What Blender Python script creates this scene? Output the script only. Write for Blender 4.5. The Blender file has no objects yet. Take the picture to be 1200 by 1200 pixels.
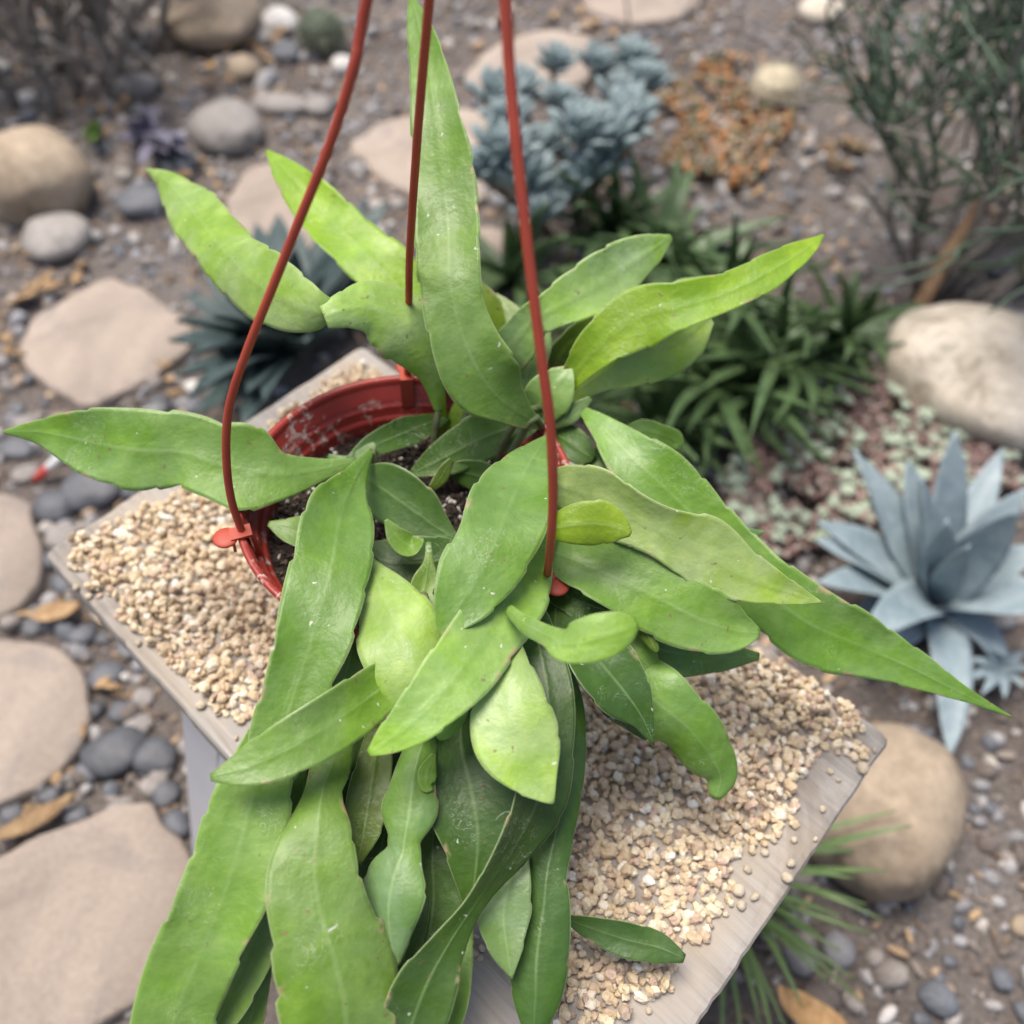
import bpy, math, random
import numpy as np
from mathutils import Vector, Matrix, noise

random.seed(7); np.random.seed(7)
S = bpy.context.scene
COL = S.collection
R = math.radians

# ------------------------------------------------------------------ camera
FPX = 1100.0                       # focal length for a 1200 px square frame
DOWN = np.array([-0.0459, 0.6212, 0.7823]); DOWN /= np.linalg.norm(DOWN)   # gravity in (right, down, forward)
ZW = -DOWN
YW = np.array([0, 0, 1.0]) - DOWN[2]*DOWN; YW /= np.linalg.norm(YW)
XW = np.cross(YW, ZW)
C2W = np.array([XW, YW, ZW])       # camera (right, down, fwd) -> world
BOARD_Z = 0.42                     # top of the board above the ground
CAM = np.array([0.0, 0.0, BOARD_Z + 0.564])

def at(px, py, z):
    """ground-plan point seen at (px, py) of the 1200 px frame at height z"""
    d = C2W @ np.array([(px-600)/FPX, (py-600)/FPX, 1.0])
    return CAM + d*((z-CAM[2])/d[2])
def depth(p): return float(C2W.T[2] @ (np.asarray(p)-CAM))
def pix(p):
    q = C2W.T @ (np.asarray(p)-CAM)
    return 600+FPX*q[0]/q[2], 600+FPX*q[1]/q[2]

cam_d = bpy.data.cameras.new('camera'); cam = bpy.data.objects.new('camera', cam_d); COL.objects.link(cam)
rot = np.column_stack([C2W[:, 0], -C2W[:, 1], -C2W[:, 2]])
M4 = np.eye(4); M4[:3, :3] = rot; M4[:3, 3] = CAM
cam.matrix_world = Matrix(M4.tolist())
cam_d.sensor_width = 36; cam_d.lens = 36*FPX/1200; cam_d.clip_start = 0.02; cam_d.clip_end = 300
cam_d.dof.use_dof = True; cam_d.dof.focus_distance = 0.49; cam_d.dof.aperture_fstop = 4.3
S.camera = cam
S.render.resolution_x = S.render.resolution_y = 1024

# ------------------------------------------------------------------ light
SUN_EL, SUN_AZ = 74.0, -60.0       # azimuth from +Y towards +X
w = bpy.data.worlds.new('World'); S.world = w; w.use_nodes = True
nt = w.node_tree; nt.nodes.clear()
sky = nt.nodes.new('ShaderNodeTexSky'); sky.sky_type = 'NISHITA'; sky.sun_disc = False
sky.sun_elevation = R(SUN_EL); sky.sun_rotation = R(SUN_AZ); sky.dust_density = 4.0; sky.ozone_density = 0.6
bg = nt.nodes.new('ShaderNodeBackground'); bg.inputs[1].default_value = 0.085
wo = nt.nodes.new('ShaderNodeOutputWorld')
nt.links.new(sky.outputs[0], bg.inputs[0]); nt.links.new(bg.outputs[0], wo.inputs[0])
sd = bpy.data.lights.new('sun', 'SUN'); sd.energy = 2.4; sd.angle = R(32); sd.color = (1, .94, .86)
sun = bpy.data.objects.new('sun', sd); COL.objects.link(sun)
sv = Vector((math.sin(R(SUN_AZ))*math.cos(R(SUN_EL)), math.cos(R(SUN_AZ))*math.cos(R(SUN_EL)), math.sin(R(SUN_EL))))
sun.rotation_euler = sv.to_track_quat('Z', 'Y').to_euler(); sun.location = (0, 0, 5)
S.view_settings.view_transform = 'Standard'; S.view_settings.look = 'None'
S.view_settings.exposure = 0.9; S.view_settings.gamma = 1

# ------------------------------------------------------------------ material helpers
def new_mat(name):
    m = bpy.data.materials.new(name); m.use_nodes = True
    t = m.node_tree; b = t.nodes['Principled BSDF']
    return m, t, b
def N(t, kind, **kw):
    n = t.nodes.new(kind)
    for k, v in kw.items():
        if isinstance(k, str) and hasattr(n, k): setattr(n, k, v)
    return n
def ramp(t, fac, stops, interp='LINEAR'):
    n = t.nodes.new('ShaderNodeValToRGB'); n.color_ramp.interpolation = interp
    e = n.color_ramp.elements
    while len(e) > 1: e.remove(e[-1])
    e[0].position = stops[0][0]; e[0].color = (*stops[0][1], 1)
    for p, c in stops[1:]:
        x = e.new(p); x.color = (*c, 1)
    t.links.new(fac, n.inputs[0]); return n.outputs[0]
def noise_tex(t, scale, detail=4, rough=.55, vec=None, dist=0.0):
    n = t.nodes.new('ShaderNodeTexNoise'); n.inputs['Scale'].default_value = scale
    n.inputs['Detail'].default_value = detail; n.inputs['Roughness'].default_value = rough
    n.inputs['Distortion'].default_value = dist
    if vec is not None: t.links.new(vec, n.inputs['Vector'])
    return n.outputs[0]
def mix(t, a, b, fac, mode='MIX'):
    n = t.nodes.new('ShaderNodeMix'); n.data_type = 'RGBA'; n.blend_type = mode
    for sock, v in ((n.inputs[0], fac), (n.inputs[6], a), (n.inputs[7], b)):
        if isinstance(v, (int, float)): sock.default_value = v
        elif isinstance(v, tuple): sock.default_value = (*v, 1)
        else: t.links.new(v, sock)
    return n.outputs[2]
def math_n(t, op, a, b=None, clamp=False):
    n = t.nodes.new('ShaderNodeMath'); n.operation = op; n.use_clamp = clamp
    for i, v in enumerate((a, b)):
        if v is None: continue
        if isinstance(v, (int, float)): n.inputs[i].default_value = v
        else: t.links.new(v, n.inputs[i])
    return n.outputs[0]
def maprange(t, v, a, b, c=0, d=1):
    n = t.nodes.new('ShaderNodeMapRange'); t.links.new(v, n.inputs[0])
    for i, x in enumerate((a, b, c, d)): n.inputs[i+1].default_value = x
    return n.outputs[0]
def bump(t, b, h, strength=.3, dist=.002):
    n = t.nodes.new('ShaderNodeBump'); n.inputs['Strength'].default_value = strength
    n.inputs['Distance'].default_value = dist
    t.links.new(h, n.inputs['Height']); t.links.new(n.outputs[0], b.inputs['Normal'])
def objvec(t):
    return t.nodes.new('ShaderNodeTexCoord').outputs['Object']

def stone_mat(name, stops, rough=.85, nscale=6, spot=60, bstr=.35, per_obj=.25):
    """mottled stone: low noise through a colour ramp, fine speckle, a random tone for each object"""
    m, t, b = new_mat(name); v = objvec(t)
    oi = t.nodes.new('ShaderNodeObjectInfo')
    n1 = noise_tex(t, nscale, 5, .6, v, .6)
    c = ramp(t, n1, stops)
    n2 = noise_tex(t, spot*2, 3, .7, v)
    c = mix(t, c, ramp(t, n2, [(.35, (.55, .55, .55)), (.6, (1.1, 1.1, 1.1))]), .45, 'MULTIPLY')
    ns = noise_tex(t, nscale*2.3, 5, .65, v, 1.5)
    c = mix(t, c, mix(t, c, (.50, .47, .44), 1.0, 'MULTIPLY'), maprange(t, ns, .54, .66, 0, .7))
    c = mix(t, c, mix(t, c, (1.35, 1.35, 1.35), 1.0, 'MULTIPLY'), maprange(t, ns, .42, .34, 0, .6))
    tone = maprange(t, oi.outputs['Random'], 0, 1, 1-per_obj, 1+per_obj*.6)
    hsv = t.nodes.new('ShaderNodeHueSaturation'); t.links.new(tone, hsv.inputs['Value']); t.links.new(c, hsv.inputs['Color'])
    t.links.new(hsv.outputs[0], b.inputs['Base Color']); b.inputs['Roughness'].default_value = rough
    h = mix(t, n1, noise_tex(t, spot*3, 4, .7, v), .5)
    bump(t, b, h, bstr, .004)
    return m
def island_mat(name, stops, rough=.85, spot=400, bstr=.3, speck=.7):
    """every loose piece of a joined mesh takes its own colour from the ramp"""
    m, t, b = new_mat(name)
    g = t.nodes.new('ShaderNodeNewGeometry'); v = objvec(t)
    c = ramp(t, g.outputs['Random Per Island'], stops, 'CONSTANT')
    n2 = noise_tex(t, spot, 4, .7, v)
    c = mix(t, c, ramp(t, n2, [(.3, (.5, .47, .44)), (.55, (1.1, 1.1, 1.1))]), speck, 'MULTIPLY')
    t.links.new(c, b.inputs['Base Color']); b.inputs['Roughness'].default_value = rough
    bump(t, b, n2, bstr, .002)
    return m

# ------------------------------------------------------------------ mesh helpers
def build(name, V, F, mat, parent=None, origin=None, smooth=True, uv=None):
    """V world coordinates; F list of index tuples or an int array"""
    V = np.asarray(V, dtype=np.float64)
    if parent is not None: o0 = np.array(parent['_o'])
    elif origin is not None: o0 = np.asarray(origin, float)
    else:
        o0 = np.array([V[:, 0].mean(), V[:, 1].mean(), V[:, 2].min()])
    me = bpy.data.meshes.new(name)
    Vl = (V-o0).astype(np.float32)
    if isinstance(F, np.ndarray):
        loops = F.reshape(-1); tot = np.full(len(F), F.shape[1], dtype=np.int32)
    else:
        tot = np.array([len(f) for f in F], dtype=np.int32); loops = np.array([i for f in F for i in f], dtype=np.int32)
    start = np.concatenate([[0], np.cumsum(tot)[:-1]]).astype(np.int32)
    me.vertices.add(len(Vl)); me.vertices.foreach_set('co', Vl.reshape(-1))
    me.loops.add(len(loops)); me.loops.foreach_set('vertex_index', loops.astype(np.int32))
    me.polygons.add(len(tot)); me.polygons.foreach_set('loop_start', start); me.polygons.foreach_set('loop_total', tot)
    me.polygons.foreach_set('use_smooth', np.full(len(tot), smooth, dtype=bool))
    if uv is not None:
        l = me.uv_layers.new(name='UVMap'); l.data.foreach_set('uv', np.asarray(uv, np.float32)[loops].reshape(-1))
    me.update(calc_edges=True); me.validate()
    me.materials.append(mat)
    o = bpy.data.objects.new(name, me); COL.objects.link(o)
    if parent is not None: o.parent = parent
    else: o.location = o0
    return o
def tag(o, label, cat=None, group=None, kind=None):
    if label: o['label'] = label
    if cat: o['category'] = cat
    if group: o['group'] = group
    if kind: o['kind'] = kind
    return o
EMPT = []
def thing(name, loc, label, cat, group=None):
    o = bpy.data.objects.new(name, None); COL.objects.link(o); o.location = loc
    o.empty_display_size = .02
    o['_o'] = [float(x) for x in loc]; EMPT.append(o)
    return tag(o, label, cat, group)
def merge(parts):
    Vs, Fs, k = [], [], 0
    for V, F in parts:
        V = np.asarray(V); Vs.append(V)
        Fs += [tuple(i+k for i in f) for f in F]; k += len(V)
    return np.vstack(Vs), Fs
def tube(P, rad, seg=6):
    P = np.asarray(P, float); n = len(P)
    rad = np.full(n, rad) if np.isscalar(rad) else np.asarray(rad)
    T = np.gradient(P, axis=0); T /= np.linalg.norm(T, axis=1)[:, None]+1e-9
    a = np.array([0, 0, 1.0]) if abs(T[0, 2]) < .9 else np.array([1.0, 0, 0])
    u = np.cross(T[0], a); u /= np.linalg.norm(u)
    V = []
    for i in range(n):
        u = u-T[i]*(u@T[i]); u /= np.linalg.norm(u); v = np.cross(T[i], u)
        for k in range(seg):
            q = 2*math.pi*k/seg; V.append(P[i]+rad[i]*(u*math.cos(q)+v*math.sin(q)))
    F = [(i*seg+k, i*seg+(k+1) % seg, (i+1)*seg+(k+1) % seg, (i+1)*seg+k) for i in range(n-1) for k in range(seg)]
    F += [tuple(range(seg-1, -1, -1)), tuple((n-1)*seg+k for k in range(seg))]
    return np.array(V), F
def catmull(P, n):
    """smooth curve through the rows of P (any dimension), n samples"""
    P = np.asarray(P, float)
    Q = np.vstack([2*P[0]-P[1], P, 2*P[-1]-P[-2]])
    L = np.concatenate([[0], np.cumsum(np.linalg.norm(np.diff(P[:, :3], axis=0), axis=1))])
    out = []
    for s in np.linspace(0, L[-1], n):
        i = min(max(np.searchsorted(L, s, 'right')-1, 0), len(P)-2)
        t = (s-L[i])/max(L[i+1]-L[i], 1e-9)
        a, b, c, d = Q[i], Q[i+1], Q[i+2], Q[i+3]
        out.append(.5*((2*b)+(c-a)*t+(2*a-5*b+4*c-d)*t*t+(3*b-a-3*c+d)*t**3))
    return np.array(out), L[-1]
def ico(sub):
    me = bpy.data.meshes.new('tmp'); import bmesh
    bm = bmesh.new(); bmesh.ops.create_icosphere(bm, subdivisions=sub, radius=1); bm.to_mesh(me); bm.free()
    V = np.array([v.co[:] for v in me.vertices]); F = np.array([p.vertices[:] for p in me.polygons], dtype=np.int32)
    bpy.data.meshes.remove(me); return V, F
ICO1, ICO2, ICO3, ICO4 = ico(1), ico(2), ico(3), ico(4)
def rotmats(n):
    q = np.random.normal(size=(n, 4)); q /= np.linalg.norm(q, axis=1)[:, None]
    w_, x, y, z = q.T
    return np.stack([np.stack([1-2*(y*y+z*z), 2*(x*y-z*w_), 2*(x*z+y*w_)], -1),
                     np.stack([2*(x*y+z*w_), 1-2*(x*x+z*z), 2*(y*z-x*w_)], -1),
                     np.stack([2*(x*z-y*w_), 2*(y*z+x*w_), 1-2*(x*x+y*y)], -1)], 1)
def stones(centres, radii, base=ICO2, jag=.16, flat=(.6, 1.0), templates=10):
    """many loose stones as one vertex/triangle array"""
    V0, F0 = base; n = len(centres)
    T = np.stack([V0*(1+np.random.uniform(-jag, jag, (len(V0), 1))) for _ in range(templates)])
    sc = np.random.uniform(flat[0], flat[1], (n, 3)); sc[:, 0] = 1.1
    V = T[np.random.randint(0, templates, n)]*sc[:, None, :]
    V = np.einsum('nij,nvj->nvi', rotmats(n), V)
    V = V*np.asarray(radii)[:, None, None]+np.asarray(centres)[:, None, :]
    F = (F0[None]+(np.arange(n)*len(V0))[:, None, None]).reshape(-1, 3)
    return V.reshape(-1, 3), F
def inpoly(x, y, poly):
    c = False; j = len(poly)-1
    for i in range(len(poly)):
        xi, yi = poly[i]; xj, yj = poly[j]
        if (yi > y) != (yj > y) and x < (xj-xi)*(y-yi)/(yj-yi)+xi: c = not c
        j = i
    return c
def ribbon(st, camber=.12, roll=0.0, thick=.0016, n=40, m=9, crenate=0.0, step=.03, ripple=0.0, seed=0, up=None, edge=.0005, bulge=0.0, ridge=0.0):
    """blade through stations (point, half width): closed solid with a gutter, toothed edges and a slow ripple"""
    rs = random.Random(seed)
    A = np.array([[*p, h] for p, h in st]); C, L = catmull(A, n)
    P = C[:, :3]; H = np.clip(C[:, 3], .0004, None)
    T = np.gradient(P, axis=0); T /= np.linalg.norm(T, axis=1)[:, None]+1e-9
    ph1, ph2, ph3 = (rs.uniform(0, 6.28) for _ in range(3))
    fr = rs.uniform(25, 45)
    rolls = np.array([roll+.17*math.sin(i/n*5+ph3) for i in range(n)]) if not isinstance(roll, (list, tuple)) else np.interp(np.linspace(0, 1, n), np.linspace(0, 1, len(roll)), roll)
    us = np.linspace(-1, 1, m)
    V, UV = [], []
    s = np.linspace(0, L, n)
    for i in range(n):
        vd = (CAM-P[i]) if up is None else np.asarray(up, float)
        vd = vd/np.linalg.norm(vd)
        wv = np.cross(T[i], vd); wv /= np.linalg.norm(wv)+1e-9
        nv = np.cross(wv, T[i]); c, sn = math.cos(rolls[i]), math.sin(rolls[i])
        wv, nv = wv*c+nv*sn, nv*c-wv*sn
        fac = 1/max(abs(c), .45)
        for side in (1, -1):
            for u in (us if side > 0 else us[::-1]):
                ph = ph1 if u > 0 else ph2
                saw = ((s[i]/step+ph+.35*math.sin(s[i]*47+ph*3)) % 1.0)
                k = 1-crenate*abs(u)**5*(saw**3)+((.05*math.sin(s[i]*38+ph*5)+.03*math.sin(s[i]*91+ph*2))*abs(u) if crenate else 0)
                off = H[i]*fac*(camber*(u*u-.4)) + ripple*H[i]*u*abs(u)*math.sin(s[i]*fr*2+ph+(1.5 if u > 0 else 0)) + bulge*H[i]*math.sin(s[i]*60+ph1)*(1-u*u) + ridge*math.exp(-(u/.12)**2)*min(1, H[i]/.012)
                th = side*(edge/2+thick/2*(1-abs(u)**3))
                V.append(P[i]+wv*u*H[i]*fac*k+nv*(off+th)); UV.append(((u+1)/2, s[i]*8))
    K = 2*m
    F = [(i*K+k, i*K+(k+1) % K, (i+1)*K+(k+1) % K, (i+1)*K+k) for i in range(n-1) for k in range(K)]
    F += [tuple(range(K-1, -1, -1)), tuple((n-1)*K+k for k in range(K))]
    return np.array(V), F, np.array(UV)
# ================================================================== the setting
def ground_mat():
    m, t, b = new_mat('garden_soil'); v = objvec(t)
    n1 = noise_tex(t, 2.2, 5, .6, v, .5)
    c = ramp(t, n1, [(.3, (.11, .088, .077)), (.5, (.17, .145, .13)), (.7, (.23, .205, .19))])
    n2 = noise_tex(t, 160, 5, .75, v)
    c = mix(t, c, ramp(t, n2, [(.35, (.4, .38, .37)), (.5, (1, 1, 1)), (.68, (1.9, 1.8, 1.75))]), .8, 'MULTIPLY')
    t.links.new(c, b.inputs['Base Color']); b.inputs['Roughness'].default_value = .95
    bump(t, b, n2, .8, .01); return m
gm = ground_mat()
V = [(-30, -30, 0), (30, -30, 0), (30, 30, 0), (-30, 30, 0)]
build('ground', V, [(0, 1, 2, 3)], gm, origin=(0, 0, 0), smooth=False)['kind'] = 'structure'

FLAGDATA = [
    ([(-140, 1065), (0, 1003), (80, 966), (148, 938), (174, 938), (190, 965), (224, 1000), (240, 1060), (218, 1130), (168, 1172), (113, 1200), (0, 1250), (-140, 1290)], 'largest tan flagstone with a grey stain, lying beside the white stool'),
    ([(-160, 762), (0, 747), (42, 750), (78, 768), (102, 800), (106, 832), (98, 866), (60, 907), (0, 945), (-160, 975)], 'tan flagstone with a rounded end, between the stained slab and the squarish slab'),
    ([(-130, 565), (0, 580), (34, 584), (42, 612), (48, 680), (26, 706), (0, 720), (-130, 745)], 'squarish tan flagstone with cut corner beside the red and white marker'),
    ([(22, 402), (38, 372), (75, 350), (125, 322), (168, 335), (228, 378), (218, 412), (170, 445), (100, 476), (62, 458), (30, 432)], 'pinkish tan flagstone left of the dark agave, crossed by its leaf tips'),
    ([(405, 170), (450, 140), (540, 122), (590, 140), (600, 205), (570, 230), (500, 238), (440, 205)], 'beige flagstone behind the tall upright cactus stem'),
    ([(542, 88), (572, 55), (640, 32), (700, 42), (700, 85), (645, 112), (560, 112)], 'beige flagstone just behind the blue rosette clump'),
    ([(672, -20), (690, 10), (740, 28), (790, 22), (825, 0), (835, -50), (690, -60)], 'farthest pale flagstone at the path end beyond the blue rosettes'),
    ([(262, 238), (288, 196), (326, 188), (368, 250), (372, 305), (290, 305)], 'small pinkish flagstone directly behind the dark agave'),
    ([(495, 285), (560, 262), (650, 280), (672, 340), (625, 385), (525, 375)], 'cream flagstone half hidden between the dark agave and green aloes'),
]
def clear_of_flags(P, pad=0):
    keep = []
    for p in P:
        x, y = pix(p); keep.append(not any(inpoly(x, y, f) for f, _ in FLAGDATA))
    return np.array(keep)
# ---- loose gravel and grit on the soil (nobody could count it)
def visible_scatter(n, margin=260, ymin=-330):
    out = []
    while len(out) < n:
        p = np.array([random.uniform(-2.4, 2.4), random.uniform(-.7, 3.3), 0.0])
        x, y = pix(p)
        if -margin < x < 1200+margin and ymin < y < 1200+margin and depth(p) > .2: out.append(p)
    return np.array(out)
GREY = [(0, (.25, .245, .25)), (.16, (.36, .345, .34)), (.30, (.14, .15, .17)), (.44, (.27, .24, .22)), (.58, (.44, .405, .37)), (.68, (.15, .125, .11)), (.80, (.38, .28, .20)), (.86, (.33, .33, .35)), (.965, (.58, .55, .52))]
P = visible_scatter(23000); r = np.random.gamma(2.2, .0028, len(P)).clip(.0025, .019); P[:, 2] = r*.3
kp = clear_of_flags(P); P, r = P[kp], r[kp]
o_ = np.argsort(-r); P, r = P[o_], r[o_]; nb_ = 9000
Va, Fa = stones(P[:nb_], r[:nb_], ICO2, .12, (.5, .95)); Vb, Fb = stones(P[nb_:], r[nb_:], ICO1, .2, (.5, .95))
V, F = np.vstack([Va, Vb]), np.vstack([Fa, Fb+len(Va)])
g = build('soil_gravel', V, F, island_mat('soil_gravel', GREY, .85, 250), origin=(0, 0, 0)); tag(g, 'mixed grey and brown gravel strewn over the garden soil', 'gravel', None, 'stuff')
P = visible_scatter(18000); r = np.random.uniform(.0012, .004, len(P)); P[:, 2] = r*.3
V, F = stones(P, r, ICO1, .2, (.5, .9))
BROWN = [(0, (.14, .105, .085)), (.3, (.21, .17, .145)), (.5, (.10, .08, .07)), (.68, (.30, .22, .16)), (.8, (.25, .23, .22)), (.93, (.48, .42, .36))]
g = build('soil_grit', V, F, island_mat('soil_grit', BROWN, .9, 500), origin=(0, 0, 0), smooth=False); tag(g, 'fine brown grit and soil crumbs between the stones', 'grit', None, 'stuff')

P = visible_scatter(9000); r = np.random.uniform(.004, .013, len(P)); P[:, 2] = .004+np.random.uniform(0, .005, len(P))
V0, F0 = ICO1; n_ = len(P); T = V0[None]*np.stack([r, r*np.random.uniform(.12, .5, n_), np.full(n_, .0012)], 1)[:, None, :]
an = np.random.uniform(0, 6.28, n_); tl = np.random.normal(0, .3, n_)
T = np.stack([T[..., 0], T[..., 1], T[..., 2]+np.sin(tl)[:, None]*T[..., 0]], -1)
V = np.stack([T[..., 0]*np.cos(an)[:, None]-T[..., 1]*np.sin(an)[:, None], T[..., 0]*np.sin(an)[:, None]+T[..., 1]*np.cos(an)[:, None], T[..., 2]], -1)+P[:, None, :]
F = (F0[None]+(np.arange(n_)*len(V0))[:, None, None]).reshape(-1, 3)
g = build('leaf_litter', V.reshape(-1, 3), F, island_mat('leaf_litter', [(0, (.20, .14, .09)), (.25, (.30, .21, .13)), (.45, (.12, .09, .07)), (.6, (.24, .20, .17)), (.75, (.42, .29, .17)), (.88, (.16, .13, .12)), (.95, (.5, .38, .25))], .9, 300), origin=(0, 0, 0), smooth=False)
tag(g, 'fine dry bark mulch and leaf litter scattered on the soil', 'leaf litter', None, 'stuff')

# ---- flagstones
def flag_mat():
    m, t, b = new_mat('sandstone'); v = objvec(t); oi = t.nodes.new('ShaderNodeObjectInfo')
    n1 = noise_tex(t, 5, 6, .6, v, .8)
    c = ramp(t, n1, [(.25, (.25, .205, .17)), (.45, (.38, .315, .262)), (.55, (.44, .362, .302)), (.75, (.49, .42, .355))])
    n2 = noise_tex(t, 11, 4, .6, v, 1.2)
    c = mix(t, c, (.25, .22, .215), maprange(t, n2, .54, .72, 0, .7))
    n3 = noise_tex(t, 170, 5, .75, v)
    c = mix(t, c, ramp(t, n3, [(.3, (.7, .68, .66)), (.6, (1.08, 1.08, 1.08))]), .6, 'MULTIPLY')
    hsv = t.nodes.new('ShaderNodeHueSaturation'); t.links.new(c, hsv.inputs['Color'])
    t.links.new(maprange(t, oi.outputs['Random'], 0, 1, .85, 1.08), hsv.inputs['Value'])
    t.links.new(hsv.outputs[0], b.inputs['Base Color']); b.inputs['Roughness'].default_value = .9
    bump(t, b, mix(t, n1, n3, .35), .8, .010); return m
fm = flag_mat()
def flagstone(poly, label, top=.019):
    P = np.array([at(x, y, top)[:2] for x, y in poly])
    for it in range(1):
        Q = []
        for i in range(len(P)):
            a, b = P[i], P[(i+1) % len(P)]; Q += [a*.84+b*.16, a*.16+b*.84]
        P = np.array(Q)
    Q = []                                     # uneven broken edge
    for i in range(len(P)):
        a, b = P[i], P[(i+1) % len(P)]
        k = max(1, int(np.linalg.norm(b-a)/.012))
        for j in range(k): Q.append(a+(b-a)*j/k)
    P = np.array(Q); c = P.mean(0)
    d = np.array([noise.noise(Vector((p[0]*22, p[1]*22, 3.3)))*.008+noise.noise(Vector((p[0]*70, p[1]*70, 1)))*.004 for p in P])
    u = (P-c)/np.linalg.norm(P-c, axis=1)[:, None]; P = P+u*d[:, None]
    if np.sum(P[:, 0]*np.roll(P[:, 1], -1)-P[:, 1]*np.roll(P[:, 0], -1)) < 0: P = P[::-1]
    n = len(P); V = []; F = []
    rings = [(1.0, -.015), (1.0, top-.006), (-.0015, top-.002), (-.005, top), (.75, top), (.4, top), (.12, top)]
    for k, z in rings:
        for i in range(n):
            u = (P[i]-c); L = np.linalg.norm(u)
            q = c+u*(k if k > 0 else (L+k)/L)
            dz = (noise.noise(Vector((q[0]*6, q[1]*6, 5)))*.004) if z >= top-.005 else 0
            V.append((q[0], q[1], z+dz))
    for rr in range(len(rings)-1):
        for i in range(n): F.append((rr*n+i, rr*n+(i+1) % n, (rr+1)*n+(i+1) % n, (rr+1)*n+i))
    F.append(tuple((len(rings)-1)*n+i for i in range(n)))
    return tag(build('flagstone', V, F, fm), label, 'flagstone', 'sandstone flagstones set in the garden path')

for fpoly, flabel in FLAGDATA: flagstone(fpoly, flabel)

# ---- rounded boulders
tan = stone_mat('tan_boulder', [(.3, (.23, .175, .12)), (.5, (.36, .285, .205)), (.7, (.45, .365, .27))], .8, 4, 40, .25, .1)
greyst = stone_mat('grey_boulder', [(.3, (.20, .18, .165)), (.5, (.30, .275, .255)), (.7, (.38, .35, .33))], .75, 5, 50, .2, .12)
slate = stone_mat('slate_pebble', [(.3, (.075, .08, .09)), (.5, (.12, .125, .14)), (.7, (.18, .18, .19))], .6, 12, 70, .2, .3)
whitest = stone_mat('white_pebble', [(.3, (.48, .45, .42)), (.6, (.66, .64, .61))], .7, 12, 60, .2, .1)
cream = stone_mat('cream_boulder', [(.30, (.36, .30, .23)), (.40, (.58, .51, .41)), (.6, (.68, .61, .51)), (.75, (.76, .70, .61))], .85, 9, 40, .5, .05)
def boulder(cx, cy, rx, ry, mat, name='boulder', sink=.35, seed=0, base=ICO4, rough=.12, tilt=0.0, hk=.72):
    d0 = depth(at(cx, cy, .03)); k = d0/FPX
    g_ = at(cx, cy, 0)-CAM; dep = math.atan2(-g_[2], math.hypot(g_[0], g_[1]))
    a = rx*k; e = ry*k
    h = min(a, e)*hk
    b = math.sqrt(max(e*e-(h*math.cos(dep))**2, (e*.55)**2))/math.sin(dep); b = min(b, a*1.25)
    c = at(cx, cy, h*(1-sink))
    V0, F0 = base
    fw = np.array([c[0], c[1]])-CAM[:2]; yaw = math.atan2(fw[1], fw[0])-math.pi/2+tilt
    off = Vector((seed*7.1, seed*3.3, seed*1.7))
    V = []
    for v in V0:
        vv = Vector(v); q = 1+rough*noise.noise(vv*1.1+off)+rough*.35*noise.noise(vv*2.6+off)
        sx = np.sign(v)*np.abs(v)**.92
        x, y, z = sx[0]*a*q, sx[1]*b*q, sx[2]*h*q
        V.append((c[0]+x*math.cos(yaw)-y*math.sin(yaw), c[1]+x*math.sin(yaw)+y*math.cos(yaw), c[2]+z))
    V = np.array(V)
    return build(name, V, F0, mat)
BG = 'rounded boulders and cobbles on the garden soil'
for i, (cx, cy, rx, ry, mt, lb) in enumerate([
    (250, 18, 56, 40, tan, 'large tan rounded boulder beside the white pebble, behind the dry bush'),
    (155, 92, 29, 31, greyst, 'grey beige upright cobble next to the dry twiggy bush'),
    (265, 149, 42, 30, greyst, 'smooth grey oval boulder on open gravel, beside the purple succulent'),
    (44, 207, 57, 54, tan, 'big round mottled tan boulder at the foot of the dry bush'),
    (66, 278, 41, 27, greyst, 'flat grey oblong cobble in front of the mottled tan boulder'),
    (166, 236, 30, 20, slate, 'dark grey cobble in front of the purple succulent'),
    (328, 25, 21, 17, whitest, 'white rounded pebble touching the large tan boulder'),
    (285, 80, 20, 18, tan, 'small yellowish tan cobble among bark chips'),
    (335, 61, 20, 13, slate, 'small blue grey cobble below the white pebble'),
    (402, 77, 14, 20, whitest, 'pale grey upright pebble beside the dark ball cactus'),
    (330, 122, 33, 13, greyst, 'long flat grey cobble beside the smooth oval boulder'),
    (374, 125, 16, 13, greyst, 'little pale grey pebble at the end of the long flat cobble'),
    (308, 42, 19, 10, greyst, 'small flat grey stone under the white pebble'),
    (207, 192, 26, 17, slate, 'slate coloured stone between purple succulent and oval boulder'),
    (962, 12, 25, 21, cream, 'cream cobble seen through the thin green bush'),
    (1150, 437, 112, 72, cream, 'broad cream boulder with dark streaks behind the stonecrop mat'),
    (1030, 948, 84, 118, tan, 'big smooth tan boulder under the corner of the board'),
    (1178, 315, 34, 14, slate, 'flat slate stone behind the broad cream boulder'),
    (1197, 1085, 12, 30, tan, 'narrow tan stone standing in bare soil')]):
    o = boulder(cx, cy, rx, ry, mt, 'cobble' if rx < 35 else 'boulder', seed=i+1, tilt=random.uniform(-.3, .3), base=ICO4 if rx > 35 else ICO3,
                hk=.9 if i in (3, 16) else .72)
    tag(o, lb, 'cobble' if rx < 35 else 'boulder', BG)

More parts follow.
